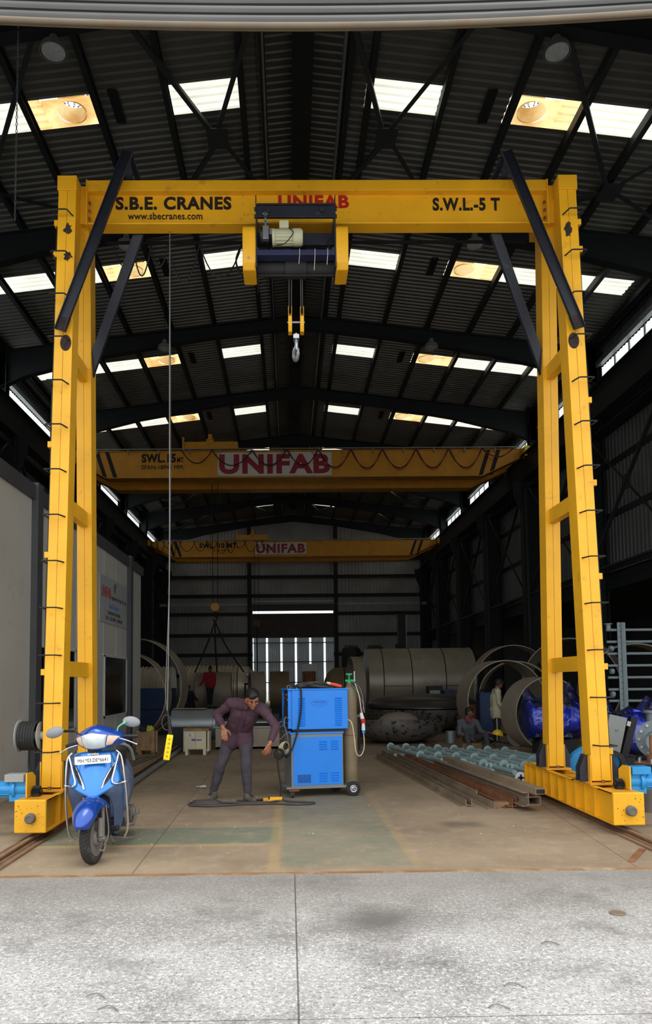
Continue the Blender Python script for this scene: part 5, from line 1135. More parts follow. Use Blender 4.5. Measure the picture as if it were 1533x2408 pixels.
MB().lathe((3.48, 11.25, 0.1), (0, 1, 0), [(0, 0.03), (0, 0.085), (0.03, 0.085), (0.03, 0)], 24).build('flange', WHITE, fj); MB().cyl((3.48, 11.28, 0.1), (3.95, 11.6, 0.1), 0.04, n=14).build('tube', PIPEG, fj, smooth=True); MB().bar((3.43, 11.245, 0.1), (3.53, 11.245, 0.1), 0.02, 0.02).bar((3.48, 11.245, 0.05), (3.48, 11.245, 0.15), 0.02, 0.02).build('star_bolt', BLACK, fj)
# loose steel sections
def steel(nm, lb, fn, a, b, m, *pr):
    mb = MB(); getattr(mb, fn)(a, b, *pr); tag(mb.build(nm, m), lb, 'steel section', 'loose steel sections on the floor')
steel('steel_angle', 'grey steel angle lying leftmost in the pile of sections', 'angle', (1.78, 15.3, 0.0), (2.2, 9.35, 0.0), MILL, 0.07, 0.09, 0.008)
steel('steel_angle', 'doubled thin angle against the leftmost angle in the pile', 'angle', (1.86, 15.2, 0.012), (2.27, 9.35, 0.012), MILL, 0.07, 0.09, 0.008)
steel('steel_angle', 'long grey angle, second bar from the left in the pile', 'angle', (1.98, 16.0, 0.0), (2.5, 9.15, 0.0), MILL, 0.09, 0.09, 0.008)
steel('flat_bar', 'short deep flat bar standing on edge in the pile of sections', 'bar', (2.16, 15.0, 0.06), (2.47, 9.9, 0.06), MILL, 0.015, 0.11)
steel('steel_angle', 'orange rusted angle in the middle of the pile', 'angle', (2.28, 14.8, 0.0), (2.74, 9.2, 0.0), RUST, 0.11, 0.12, 0.01)
steel('steel_angle', 'second orange rusted angle nested in the first', 'angle', (2.32, 14.8, 0.02), (2.78, 9.2, 0.02), RUST, 0.11, 0.12, 0.01)
steel('steel_channel', 'tall brown channel on timber, largest section in the pile', 'channel', (2.50, 12.9, 0.15), (2.86, 8.95, 0.15), MILL, 0.09, 0.17, 0.01)
steel('steel_channel', 'upside down brown channel below the square tube', 'channel', (2.66, 12.8, 0.13), (3.0, 8.95, 0.13), MILL, 0.18, 0.1, 0.01)
steel('square_tube', 'brown rectangular tube resting on top of the channel', 'prof', (2.62, 12.5, 0.27), (2.93, 8.75, 0.27), MILL, [(-.06, -.035), (.06, -.035), (.06, .035), (-.06, .035)])
tag(MB().prof((2.93, 8.749, 0.27), (2.93, 8.746, 0.27), [(-.05, -.025), (.05, -.025), (.05, .025), (-.05, .025)]).build('tube_mouth', BLACK, D.objects['square_tube']), 'open dark end', 'x'); del D.objects['tube_mouth']['category']
for i, yy in enumerate((9.3, 12.2)): tag(MB().box(2.5, yy, 0.0, 3.1, yy+0.12, 0.06).build('timber_bearer', WOOD), ('front', 'rear')[i]+' timber bearer under the brown channels', 'timber')
steel('steel_angle', 'thin dark angle at the back right of the pile', 'angle', (3.3, 14.8, 0.0), (4.3, 11.8, 0.0), MILL, 0.06, 0.06, 0.008)
# left floor sections
tag(MB().tube([(-2.42, 11.0, 0.05), (-2.5, 17.2, 0.05)], 0.045, 14).build('floor_pipe', GALV, smooth=True), 'long grey pipe lying along the left side of the floor', 'pipe')
tag(MB().channel((-2.62, 11.6, 0.05), (-2.68, 17.6, 0.05), 0.09, 0.1, 0.01).build('floor_channel', RAILM), 'brown channel lying beside the long grey pipe', 'steel section')
for i, (a, b) in enumerate((((-3.3, 14.6, 0.02), (-3.0, 16.6, 0.02)), ((-3.2, 14.0, 0.02), (-2.85, 16.7, 0.02)), ((-3.1, 13.2, 0.02), (-2.75, 16.9, 0.02)))):
    tag(MB().tube([a, b], 0.018, 8).build('steel_rod', MILL), ('first', 'second', 'third')[i]+' thin rod on the floor from the clean room wall', 'rod', 'thin rods near the crate')
# blue wrapped valves, rack, enclosure, pump
def crumple(mb, amp, f):
    bmesh.ops.subdivide_edges(mb.bm, edges=mb.bm.edges, cuts=1, use_grid_fill=True)
    for v in mb.bm.verts:
        n_ = noise.noise_vector(v.co*f); v.co += n_*amp
    return mb
def wrapped(lb, c, s, n, seed):
    t = thing('wrapped_valve', lb, 'valve', c); c = V(*c)
    MB().ell(c, (0.42*s, 0.42*s, 0.42*s), nu=28, nv=18).cyl(c-V(0.5*s, 0, 0), c+V(0.55*s, 0, 0), 0.3*s, n=28).cyl(c+V(0.5*s, 0, 0), c+V(0.58*s, 0, 0), 0.42*s, n=32).cyl(c-V(0.58*s, 0, 0), c-V(0.5*s, 0, 0), 0.42*s, n=32).cyl(c, c+V(0.1, 0, 0.5*s), 0.12*s, n=16).build('valve_body', VALVE, t, smooth=True)
    w = MB(); rings = []
    m_ = 14; k_ = 40
    for i in range(m_+1):
        u = i/m_; x = (-0.68+1.36*u)*s; r = (0.40+0.13*math.sin(PI*u*1.0))*s*(0.75 if i in (0, m_) else 1)
        rg = []
        for j in range(k_):
            a = 2*PI*j/k_; top = max(0, math.sin(a)); q = r*(1+0.28*top**3*noise.noise(V(u*5, a*2, seed))+0.07*noise.noise(V(u*9, a*4, seed+9)))
            spike = 0.32*s*max(0, 1-((u-0.08)/0.1)**2)*max(0, top)**8 + 0.36*s*max(0, 1-((u-0.8)/0.14)**2)*max(0, top)**6
            rg.append(c+V(x, math.cos(a)*q, math.sin(a)*q+spike))
        rings.append(rg)
    w.loft(rings); crumple(w, 0.022*s, 6); w.build('clear_wrap', FILM, t, smooth='all')
    MB().box(c.x-0.4*s, c.y-0.3*s, 0, c.x+0.4*s, c.y+0.3*s, c.z-0.4*s).build('pallet', DARKST, t)
wrapped('blue valve wrapped in clear film between the right gantry legs', (5.05, 14.2, 0.79), 0.85, 0, 1.0)
wrapped('blue valve wrapped in clear film behind the grey enclosure at the right edge', (5.3, 11.5, 0.72), 0.72, 0, 4.0)
rk = thing('pipe_rack', 'grey rack of horizontal pipes with a perforated upright at the right edge', 'rack', (6.3, 13, 0))
for z in (2.43, 2.22, 2.01, 1.80, 1.59, 1.38, 1.18): MB().cyl((5.62, 13, z), (8.4, 13, z), 0.024, n=12).build('rack_pipe', RACKG, rk, smooth=True)
MB().angle((5.85, 12.96, 0), (5.85, 12.96, 2.56), 0.09, 0.05, 0.006, up=(0, -1, 0)).box(5.79, 12.94, 0, 5.87, 12.955, 2.56).box(8.0, 12.94, 0, 8.08, 12.955, 2.56).build('upright', RACKG, rk)
hl = MB()
for k in range(24): hl.cyl((5.83, 12.94, 0.2+k*0.1), (5.83, 12.936, 0.2+k*0.1), 0.009, n=8)
hl.build('upright_holes', BLACK, rk)
MB().cyl((5.66, 13, 2.43), (5.66, 13, 2.53), 0.04, n=12).cyl((5.66, 13, 2.53), (5.66, 13, 2.545), 0.07, n=16).build('end_flange', RACKG, rk)
for z in (2.1, 1.7, 1.3): MB().cyl((5.64, 12.95, z), (5.7, 12.95, z), 0.05, n=10).build('clamp', RACKG, rk)
en = thing('electrical_enclosure', 'tilted light grey steel enclosure right of the gantry leg', 'enclosure', (4.6, 10.6, 0))
Me = Matrix.Rotation(math.radians(14), 3, 'Y') 
MB().obox((4.63, 10.62, 0.74), (0.24, 0.12, 0.62), Me @ Matrix.Rotation(math.radians(-12), 3, 'Z')).build('enclosure_door', GREYPL, en, bevel=0.006)
MB().obox((4.63, 10.72, 0.74), (0.22, 0.12, 0.6), Me @ Matrix.Rotation(math.radians(-12), 3, 'Z')).build('enclosure_body', GREYPL, en, bevel=0.004)
MB().obox((4.86, 10.68, 0.7), (0.1, 0.1, 0.66), Matrix.Rotation(math.radians(17), 3, 'Y')).build('side_post', BLACK, en)
MB().obox((4.865, 10.625, 0.93), (0.05, 0.005, 0.07), Matrix.Rotation(math.radians(17), 3, 'Y')).build('paper_tag', WHITE, en)
MB().obox((4.66, 10.555, 0.84), (0.05, 0.004, 0.03), Me).build('door_mark', GREYC, en)
MB().box(4.45, 10.55, 0, 4.95, 10.9, 0.45).build('stand', DKEQ, en)
bdz = thing('blue_disc', 'large blue disc standing between the right gantry leg feet', 'disc', (3.95, 9.75, 0.4))
MB().lathe((4.0, 9.75, 0.32), (-0.25, -1, 0), [(0, 0), (0, 0.40), (0.02, 0.41), (0.05, 0.38), (0.07, 0.1), (0.07, 0)], 48).build('disc_face', MOTB, bdz, smooth=True)
MB().box(3.8, 9.8, 0, 4.3, 10.1, 0.08).build('base', DKEQ, bdz)
tag(MB().lathe((4.15, 9.6, 0.5), (-0.2, -1, 0), [(0, 0.1), (0, 0.16), (0.08, 0.16), (0.08, 0.1)], 28).build('black_hose_reel', RUB, smooth=True), 'black rubber ring leaning behind the right gantry leg', 'ring')
tag(MB().box(4.02, 9.56, 0, 4.3, 9.7, 0.34).build('ring_stand', DKEQ), 'dark block under the black rubber ring', 'block')
vf = thing('flanged_pipe', 'grey green flange with a ring of bolts at the right edge', 'flange', (4.85, 9.7, 0))
MB().lathe((4.82, 9.75, 0.78), (-0.5, -1, 0.0), [(0, 0.1), (0, 0.25), (0.06, 0.25), (0.06, 0.12), (0.5, 0.12), (0.5, 0)], 36).cyl((4.85, 9.9, 0.9), (4.85, 9.9, 1.13), 0.07, n=16).cyl((4.85, 9.9, 1.12), (4.85, 9.9, 1.15), 0.11, n=20).build('flange_body', RACKG, vf, smooth=True)
dd, ss, uu = frame(V(-0.5, -1, 0))
for k in range(12):
    a = 2*PI*k/12; c_ = V(4.82, 9.75, 0.78)+dd*0.06+(ss*math.cos(a)+uu*math.sin(a))*0.205
    MB().cyl(c_, c_+dd*0.03, 0.02, n=6).build('bolt', STEEL, vf)
MB().box(4.7, 9.7, 0, 5.0, 10.1, 0.52).build('block', DKEQ, vf)
pm = thing('old_pump', 'rusty cast pump with black hoses at the right edge behind the drive motor', 'pump', (4.3, 8.8, 0))
MB().lathe((4.34, 8.9, 0.0), (0, 0, 1), [(0, 0), (0, 0.17), (0.35, 0.17), (0.38, 0.19), (0.40, 0.19), (0.42, 0.1), (0.5, 0.09), (0.5, 0)], 28).build('casting', OLDGREY, pm, smooth=True)
MB().lathe((4.34, 8.9, 0.55), (0, 0, 1), [(0, 0), (0, 0.2), (0.025, 0.2), (0.025, 0.06), (0.12, 0.06), (0.12, 0)], 28).cyl((4.34, 8.9, 0.35), (4.34, 8.9, 0.9), 0.025).build('rusty_top', RUST, pm)
for k in range(6):
    a = 2*PI*k/6; MB().cyl((4.34+0.16*math.cos(a), 8.9+0.16*math.sin(a), 0.57), (4.34+0.16*math.cos(a), 8.9+0.16*math.sin(a), 0.63), 0.016, n=6).build('stud', STEEL, pm)
MB().tube(smoothpath([(4.3, 8.75, 0.55), (4.1, 8.7, 0.57), (3.93, 8.7, 0.53), (3.86, 8.7, 0.48), (3.95, 8.7, 0.45), (4.15, 8.72, 0.5), (4.3, 8.74, 0.52)]), 0.016, 8).build('hose', RUB, pm, smooth=True)
# small floor items
tag(MB().prism([(2.917, 6.508, 0.002), (2.961, 6.475, 0.002), (3.289, 6.938, 0.002), (3.243, 6.976, 0.002)], (0, 0, 0.008)).build('scrap_strip', RUST), 'small rusty steel strip lying on the floor near the right rail', 'steel strip')
tag(MB().lathe((2.21, 5.11, 0.0), (0, 0, 1), [(0, 0), (0, 0.052), (0.006, 0.055), (0.01, 0.05), (0.007, 0.03), (0.01, 0)], 28).build('metal_lid', MILL, smooth=True), 'small round metal lid on the pebbled concrete, right side', 'lid')
pr_ = MB()
for k in range(5): pr_.obox((-1.38+0.04*k*random.uniform(.5, 1), 11.3+random.uniform(-.06, .06), 0.012+0.004*k), (0.07, 0.05, 0.012), Matrix.Rotation(random.uniform(0, 3), 3, 'Z') @ Matrix.Rotation(random.uniform(-.4, .4), 3, 'X'))
tag(pr_.build('crumpled_paper', WHITE), 'scrap of crumpled white paper on the floor left of the man', 'paper', kind='stuff')
pr_ = MB(); random.seed(31)
for k in range(90):
    x, yy = random.uniform(-2.3, 3.2), random.uniform(6.6, 16)
    if abs(x-0.4) < 0.6 and 9.8 < yy < 11: continue
    s_ = random.uniform(0.004, 0.010); pr_.obox((x, yy, s_*0.4), (s_, s_*1.6, s_*0.7), Matrix.Rotation(random.uniform(0, 3), 3, 'Z'))
tag(pr_.build('floor_chips', PLY), 'scattered pale chips and grit on the shop floor', 'chips', kind='stuff')
pr_ = MB()
for x0, y0 in ((-1.05, 3.9), (-0.95, 3.75), (1.1, 3.95), (0.95, 3.7), (1.5, 4.55)):
    pr_.tube(smoothpath([(x0, y0, 0.006), (x0+0.05, y0+0.03, 0.01), (x0+0.1, y0-0.02, 0.006)]), 0.0025, 5)
tag(pr_.build('dry_twigs', OLDGREY), 'a few dry twigs scattered on the pebbled concrete', 'twigs', kind='stuff')

# ================================================================ scooter
sc = thing('scooter', 'dusty blue scooter with white number plate parked by the left gantry leg', 'scooter', (-1.745, 6.70, 0), math.radians(4.6), local=True)
sc.rotation_euler = (0, math.radians(-3.0), math.radians(4.6))
def grid(fn, nu, nv, u0=-1, u1=1, v0=0, v1=1):
    mb = MB(); rows = [[mb.bm.verts.new(fn(u0+(u1-u0)*i/nu, v0+(v1-v0)*j/nv)) for i in range(nu+1)] for j in range(nv+1)]
    for j in range(nv):
        for i in range(nu): mb.bm.faces.new((rows[j][i], rows[j][i+1], rows[j+1][i+1], rows[j+1][i]))
    return mb
def solid(o, t=0.006, off=-1):
    m = o.modifiers.new('solidify', 'SOLIDIFY'); m.thickness = t; m.offset = off; return o
def lerpt(tab, z):
    if z <= tab[0][0]: return tab[0][1:]
    for a, b in zip(tab, tab[1:]):
        if z <= b[0]:
            k = (z-a[0])/(b[0]-a[0]); return [a[i]+(b[i]-a[i])*k for i in range(1, len(a))]
    return tab[-1][1:]
TAB = [(0.55, 0.21, 0.085), (0.62, 0.235, 0.10), (0.70, 0.235, 0.135), (0.80, 0.222, 0.185), (0.88, 0.210, 0.215), (0.96, 0.195, 0.24)]
def apron(u, v):
    zb = 0.55+0.13*abs(u)**1.3; zt_ = 0.965-0.02*abs(u)**3
    z = zb+(zt_-zb)*v; w, yc = lerpt(TAB, z)
    ridge = -0.012*max(0, 1-abs(u)/0.35)*max(0, min(1, (0.86-z)/0.1)) 
    return (u*w, yc+0.11*u*u+ridge, z)
ap = solid(grid(apron, 24, 16).build('front_apron', SCBL, sc, smooth='all'))
# leg shield sides, inner black wheel well
for s in (-1, 1):
    def shf(u, v, s=s):
        z = 0.17+0.75*v; w = lerpt([(0.17, 0.17), (0.3, 0.22), (0.6, 0.252), (0.75, 0.25), (0.92, 0.215)], z)[0]; wi = lerpt([(0.17, 0.13), (0.45, 0.15), (0.55, 0.12), (0.61, 0.04), (0.64, 0.0), (0.92, 0.0)], z)[0]; y0_ = lerpt([(0.17, 0.34), (0.3, 0.29), (0.5, 0.2), (0.62, 0.14), (0.92, 0.27)], z)[0]
        x = wi+(w-wi)*u; return (s*x, y0_+1.6*x*x, z)
    solid(grid(shf, 8, 16, 0, 1).build('leg_shield', SCD, sc, smooth='all'), 0.01)
MB().box(-0.11, 0.27, 0.18, 0.11, 0.34, 0.62).build('wheel_well', BLACK, sc)
# vents with chrome edging, plate, badge
for s in (-1, 1):
    def on(x, z, d=0.006):
        w, yc = lerpt(TAB, z); u = x/w; return (x, yc+0.11*u*u-d, z)
    P_ = [(0.195, 0.865), (0.205, 0.83), (0.17, 0.755), (0.13, 0.69), (0.085, 0.655), (0.10, 0.70), (0.14, 0.78)]
    MB().mesh([on(s*x, z, 0.008) for x, z in P_], [tuple(range(len(P_)))]).build('vent', BLACK, sc)
    MB().tube([on(s*x, z, 0.012) for x, z in ((0.20, 0.872), (0.14, 0.785), (0.10, 0.71), (0.078, 0.64), (0.09, 0.65))], [0.003, 0.007, 0.009, 0.009, 0.003], 6).build('vent_trim', CHROME, sc, smooth=True)
pts = []
for cx_, cz, a0 in ((0.15, 0.025, 0), (-0.15, 0.025, PI/2), (-0.15, -0.025, PI), (0.15, -0.025, 1.5*PI)):
    for i in range(5): a = a0+PI/2*i/4; pts.append((cx_+0.012*math.cos(a), 0.175, 0.895+cz+0.012*math.sin(a)))
plt = MB().prism(pts, (0, -0.006, 0)).build('number_plate', mat('plate_white', (240, 240, 238), 0.4), sc)
text('MH.*03.DE*6641', BLACK, plt, (-0.135, 0.1685, 0.874), (1, 0, 0), (0, 0, 1), 0.27, 0.036, bold=0.0, depth=0.001)
MB().box(-0.1, 0.176, 0.89, 0.1, 0.24, 0.9).build('plate_bracket', BLACK, plt)
text('HONDA', CHROME, ap, (-0.052, 0.226, 0.932), (1, 0, 0), (0, 0.15, 1), 0.10, 0.018, bold=0.03, depth=0.003)
# tail, seat, side panels
bdy = MB()
def sect(yy, w, z0, z1, n=16): return [(w*math.copysign(abs(math.cos(2*PI*i/n))**0.6, math.cos(2*PI*i/n)), yy, (z0+z1)/2+(z1-z0)/2*math.copysign(abs(math.sin(2*PI*i/n))**0.7, math.sin(2*PI*i/n))) for i in range(n)]
bdy.loft([sect(0.62, 0.10, 0.28, 0.6), sect(0.70, 0.2, 0.26, 0.70), sect(0.95, 0.225, 0.28, 0.74), sect(1.25, 0.22, 0.36, 0.78), sect(1.5, 0.15, 0.5, 0.80), sect(1.62, 0.08, 0.6, 0.78)])
bdy.build('side_body', SCD, sc, smooth='all')
MB().loft([sect(0.62, 0.12, 0.66, 0.74), sect(0.85, 0.15, 0.7, 0.8), sect(1.15, 0.16, 0.73, 0.83), sect(1.45, 0.13, 0.76, 0.87), sect(1.55, 0.08, 0.78, 0.85)]).build('seat', BLACK, sc, smooth='all')
MB().box(-0.18, 0.34, 0.2, 0.18, 0.75, 0.27).build('floorboard', BLACK, sc, bevel=0.02)
MB().tube(smoothpath([(0.02, 0.62, 0.98), (0.1, 0.65, 1.0), (0.2, 0.8, 0.97), (0.235, 1.0, 0.9), (0.24, 1.15, 0.78)]), 0.015, 8).build('grab_rail', mat('grey_rail', (150, 154, 162), 0.35, 0.3), sc, smooth=True)
MB().cyl((0.0, 0.3, 0.4), (0.0, 0.27, 1.05), 0.05, n=14).box(-0.06, 0.26, 0.92, 0.06, 0.33, 1.02).build('steering_column', BLACK, sc)
eng = MB().cyl((0.12, 0.9, 0.24), (0.2, 0.9, 0.24), 0.1, n=16).box(0.08, 0.85, 0.15, 0.2, 1.3, 0.3).cyl((0.16, 1.24, 0.22), (0.22, 1.24, 0.22), 0.06, n=12).tube([(0.2, 0.75, 0.18), (0.23, 0.95, 0.15), (0.23, 1.2, 0.2)], 0.02, 6)
eng.build('engine', OLDGREY, sc, smooth=True)
st = MB().tube([(0.0, 0.72, 0.2), (0.06, 0.74, 0.03), (0.05, 0.78, 0.012)], 0.012, 6).tube([(0.02, 0.74, 0.08), (0.2, 0.72, 0.06), (0.28, 0.7, 0.07), (0.29, 0.7, 0.1)], 0.009, 6).tube([(0.06, 0.74, 0.04), (0.24, 0.76, 0.045)], 0.007, 6)
st.build('side_stand', OLDGREY, sc, smooth=True)
MB().tube([(0.24, 0.8, 0.33), (0.3, 0.8, 0.34), (0.31, 0.86, 0.3), (0.3, 0.9, 0.26), (0.24, 0.9, 0.25)], 0.008, 6).build('foot_peg', CHROME, sc, smooth=True)
def tyre(parent, o, ax, name='wheel'):
    prof = [(-0.042+0.0, 0.155)] + [(0.047*math.sin(a), 0.172+0.05*math.cos(a)) for a in [-1.6+3.2*i/10 for i in range(11)]] + [(0.042, 0.155)]
    w_ = MB().lathe(o, ax, prof, 48).build(name, TYRE, parent, smooth=True)
    MB().lathe(o, ax, [(-0.03, 0.05), (-0.03, 0.12), (-0.038, 0.158), (0.038, 0.158), (0.03, 0.12), (0.03, 0.05)], 40).build('rim', OLDGREY, w_, smooth=True)
    MB().lathe(o, ax, [(-0.05, 0), (-0.05, 0.05), (-0.03, 0.07), (0.03, 0.075), (0.055, 0.06), (0.06, 0)], 28).build('brake_drum', OLDGREY, w_, smooth=True)
    tr = MB(); o = V(*o); d, s_, u = frame(V(*ax))
    for k in range(40):
        a = 2*PI*k/40
        for sg in (-1, 1):
            pp = []
            for q in range(5):
                b = sg*(0.12+0.85*q/4); aa = a+0.12*q/4+(0.04 if sg > 0 else 0)
                rr = 0.172+0.0505*math.cos(b); pp.append(o+d*0.0475*math.sin(b)+(s_*math.cos(aa)+u*math.sin(aa))*rr)
            tr.tube(pp, 0.0022, 4)
    tr.build('tread_grooves', BLACK, w_)
    return w_
hx, hy = -math.sin(math.radians(12)), -math.cos(math.radians(12))     # steering direction
axw = (math.cos(math.radians(12)), -math.sin(math.radians(12)), 0)
tyre(sc, (0, 0.0, 0.222), axw, 'front_wheel'); tyre(sc, (0, 1.24, 0.222), (1, 0, 0), 'rear_wheel')
Rw = Matrix.Rotation(math.radians(-12), 3, 'Z')
def fender(u, v):
    a = math.radians(16+112*v); b = u*1.6
    wid = 0.112*(0.4+0.6*min(1, v/0.3)**0.6); R_ = 0.232+0.085*math.cos(b)
    return Rw @ V(wid*math.sin(b)/math.sin(1.57), -R_*math.cos(a), 0.275+R_*math.sin(a)-0.01*abs(u))
solid(grid(fender, 20, 20).build('front_fender', SCB, sc, smooth='all'), 0.006)
fk = MB()
for s in (-1, 1):
    fk.tube([Rw @ V(s*0.085, 0.02, 0.22), Rw @ V(s*0.085, 0.06, 0.5)], 0.017, 10)
    fk.cyl(Rw @ V(s*0.085, -0.03, 0.24), Rw @ V(s*0.085, -0.015, 0.4), 0.024, n=12)
    fk.bar(Rw @ V(s*0.085, -0.04, 0.23), Rw @ V(s*0.085, 0.07, 0.2), 0.02, 0.05)
fk.tube([Rw @ V(0.11, 0.02, 0.16), Rw @ V(0.12, -0.06, 0.12), Rw @ V(0.1, -0.1, 0.14)], 0.009, 6).tube(smoothpath([Rw @ V(0.11, -0.02, 0.16), Rw @ V(0.13, 0.05, 0.26), Rw @ V(0.12, 0.04, 0.5)]), 0.006, 6)
fk.build('front_fork', OLDGREY, sc, smooth=True)
MB().tube([Rw @ V(-0.06, -0.02, 0.222), Rw @ V(0.12, -0.02, 0.222)], 0.014, 8).build('axle', STEEL, sc)
# handlebar cowl
def cowl(x, a, k=1.0):
    t = abs(x)/0.235; h = 0.108*(1-0.62*t**1.6)*k; dpt = 0.115*(1-0.45*t**2)*k
    return Rw @ V(x, 0.17+0.13*t**1.8-dpt*math.cos(a)+0.02, 1.085-0.012*t+h*math.sin(a)+(0.02*(1-t) if math.sin(a) > 0 else 0))
cw = MB(); n = 24; cw.loft([[cowl(-0.235+0.47*i/20, 2*PI*j/n, 1.0 if 0 < i < 20 else 0.6) for j in range(n)] for i in range(21)])
cw.build('handlebar_cowl', SCB, sc, smooth='all')
def patch(x0a, x0b, x1a, x1b, a0, a1, k):
    # at the left edge the angle span is a0..a1 at x0; edges interpolate between (x0a bottom, x0b top) and (x1a, x1b)
    return grid(lambda u, v: cowl((x0a+(x0b-x0a)*v)*(1-u)+(x1a+(x1b-x1a)*v)*u, a0+(a1-a0)*v, k), 12, 8, 0, 1)
solid(patch(-0.095, -0.125, 0.095, 0.125, -0.95, 0.35, 1.035).build('headlight', LAMPG, sc, smooth='all'), 0.01)
for s, m in ((-1, AMBER), (1, AMBER)):
    solid(patch(s*0.105, s*0.135, s*0.15, s*0.215, -0.75, 0.32, 1.03).build('indicator', m, sc, smooth='all'), 0.008)
gr = MB().tube([Rw @ V(-0.02+0.0, 0.2, 1.08), Rw @ V(0.2, 0.27, 1.09), Rw @ V(0.36, 0.30, 1.08)], [0.016, 0.016, 0.018], 10).tube([Rw @ V(0.0, 0.2, 1.08), Rw @ V(-0.2, 0.27, 1.05), Rw @ V(-0.34, 0.30, 1.02)], [0.016, 0.016, 0.018], 10)
gr.build('handlebar_grips', BLACK, sc, smooth=True)
for s, z in ((1, 1.045), (-1, 1.0)):
    MB().tube(smoothpath([Rw @ V(s*0.2, 0.22, z+0.03), Rw @ V(s*0.28, 0.2, z+0.01), Rw @ V(s*0.36, 0.22, z-0.03)]), 0.006, 6).ell(Rw @ V(s*0.365, 0.222, z-0.032), (0.01, 0.01, 0.01), nu=8, nv=6).build('brake_lever', CHROME, sc, smooth=True)
for s, c, z0 in ((-1, (-0.335, 0.2, 1.165), 1.09), (1, (0.355, 0.24, 1.215), 1.14)):
    c = V(*c)
    stm = MB().tube(smoothpath([Rw @ V(s*0.175, 0.25, z0-0.02), Rw @ V(s*0.19, 0.25, z0+0.035), Rw @ V(s*0.245, 0.25, z0+0.07), c-V(s*0.06, 0, -0.005)]), [0.006]*6+[0.007]*6+[0.012]*7, 8).build('mirror_stem', BLACK if s < 0 else TAR, sc, smooth=True)
    MB().ell(c, (0.082, 0.028, 0.05), Matrix.Rotation(math.radians(12 if s > 0 else -14), 3, 'Y'), nu=24, nv=14).build('mirror', mat('grey_mirror_shell', (128, 130, 134), 0.4, var=0.12) if s < 0 else MATS['grey_mirror_shell'], sc, smooth=True)
# chromed crash guard
for s in (-1, 1):
    g = MB()
    g.tube(smoothpath([(s*0.20, 0.27, 0.96), (s*0.245, 0.26, 0.90), (s*0.265, 0.25, 0.72), (s*0.275, 0.26, 0.5), (s*0.27, 0.29, 0.25), (s*0.23, 0.33, 0.15)]), 0.0095, 8)
    g.tube(smoothpath([(s*0.225, 0.24, 0.94), (s*0.19, 0.2, 0.8), (s*0.165, 0.17, 0.70), (s*0.19, 0.17, 0.665), (s*0.25, 0.23, 0.665), (s*0.275, 0.25, 0.67)]), 0.0085, 8)
    g.build('crash_guard', CHROME, sc, smooth=True)

# ================================================================ people
def remesh(mb, voxel, sm=3, wr=0.0, seed=0.0, wf=10):
    me = D.meshes.new('tmp'); mb.bm.to_mesh(me); mb.bm.free(); o = D.objects.new('tmp', me); COL.objects.link(o)
    m = o.modifiers.new('r', 'REMESH'); m.mode = 'VOXEL'; m.voxel_size = voxel
    if sm: q = o.modifiers.new('s', 'SMOOTH'); q.iterations = sm; q.factor = 0.5
    dg = bpy.context.evaluated_depsgraph_get(); dg.update()
    out = D.meshes.new_from_object(o.evaluated_get(dg)); D.objects.remove(o); D.meshes.remove(me)
    if wr:
        nr = [v.normal.copy() for v in out.vertices]
        for v, n_ in zip(out.vertices, nr):
            c = v.co; v.co = c + n_*wr*(noise.noise(V(c.x*wf, c.y*wf, c.z*wf*0.8+seed)) + 0.5*noise.noise(V(c.x*wf*2.3, c.y*wf*2.3, c.z*wf*1.6+seed)))
    return out
def cap(mb, p0, r0, p1, r1):
    p0, p1 = Vector(p0), Vector(p1)
    mb.tube([p0, p1], [r0, r1], 16); mb.ell(p0, (r0,)*3, nu=16, nv=10); mb.ell(p1, (r1,)*3, nu=16, nv=10)
def chain(mb, pts):
    for (a, ra), (b, rb) in zip(pts, pts[1:]): cap(mb, a, ra, b, rb)
def hframe(f, u):
    f = V(*f).normalized(); r_ = f.cross(V(*u)).normalized(); u_ = r_.cross(f); return Matrix((r_, f, u_)).transposed()
def head(mb, c, Mh, s=1.0):
    c = V(*c); P = lambda x, f, u: c+Mh @ V(x*s, f*s, u*s)
    E = lambda x, f, u, a, b, d: mb.ell(P(x, f, u), (a*s, b*s, d*s), Mh, 20, 14)
    E(0, 0, 0.025, 0.074, 0.094, 0.098); E(0, 0.03, -0.045, 0.056, 0.06, 0.068); E(0, 0.068, -0.095, 0.026, 0.022, 0.022)
    cap(mb, P(0, 0.086, 0.01), 0.009*s, P(0, 0.108, -0.03), 0.0125*s); E(0, 0.098, -0.034, 0.019, 0.013, 0.010)
    E(0, 0.083, 0.026, 0.05, 0.014, 0.009); E(0, 0.088, -0.060, 0.024, 0.012, 0.006); E(0, 0.086, -0.071, 0.02, 0.012, 0.007)
    for q in (-1, 1):
        E(q*0.040, 0.066, -0.022, 0.024, 0.022, 0.022); E(q*0.076, 0.0, -0.012, 0.01, 0.018, 0.031)
def hair(c, Mh, s, parent, m=HAIR, name='hair'):
    c = V(*c); mb = MB(); P = lambda x, f, u: c+Mh @ V(x*s, f*s, u*s)
    for x, f, u, a, b, d in ((0, -0.018, 0.05, 0.083, 0.098, 0.088), (0, -0.042, 0.0, 0.079, 0.066, 0.075), (0.0, 0.045, 0.092, 0.066, 0.05, 0.038), (0.02, 0.072, 0.075, 0.05, 0.03, 0.034), (0, 0.0, 0.085, 0.072, 0.085, 0.06)):
        mb.ell(P(x, f, u), (a*s, b*s, d*s), Mh, 20, 14)
    me = remesh(mb, 0.006*s, 3, 0.0035*s, 3.0, 45); return put(name, me, m, parent, smooth='all')
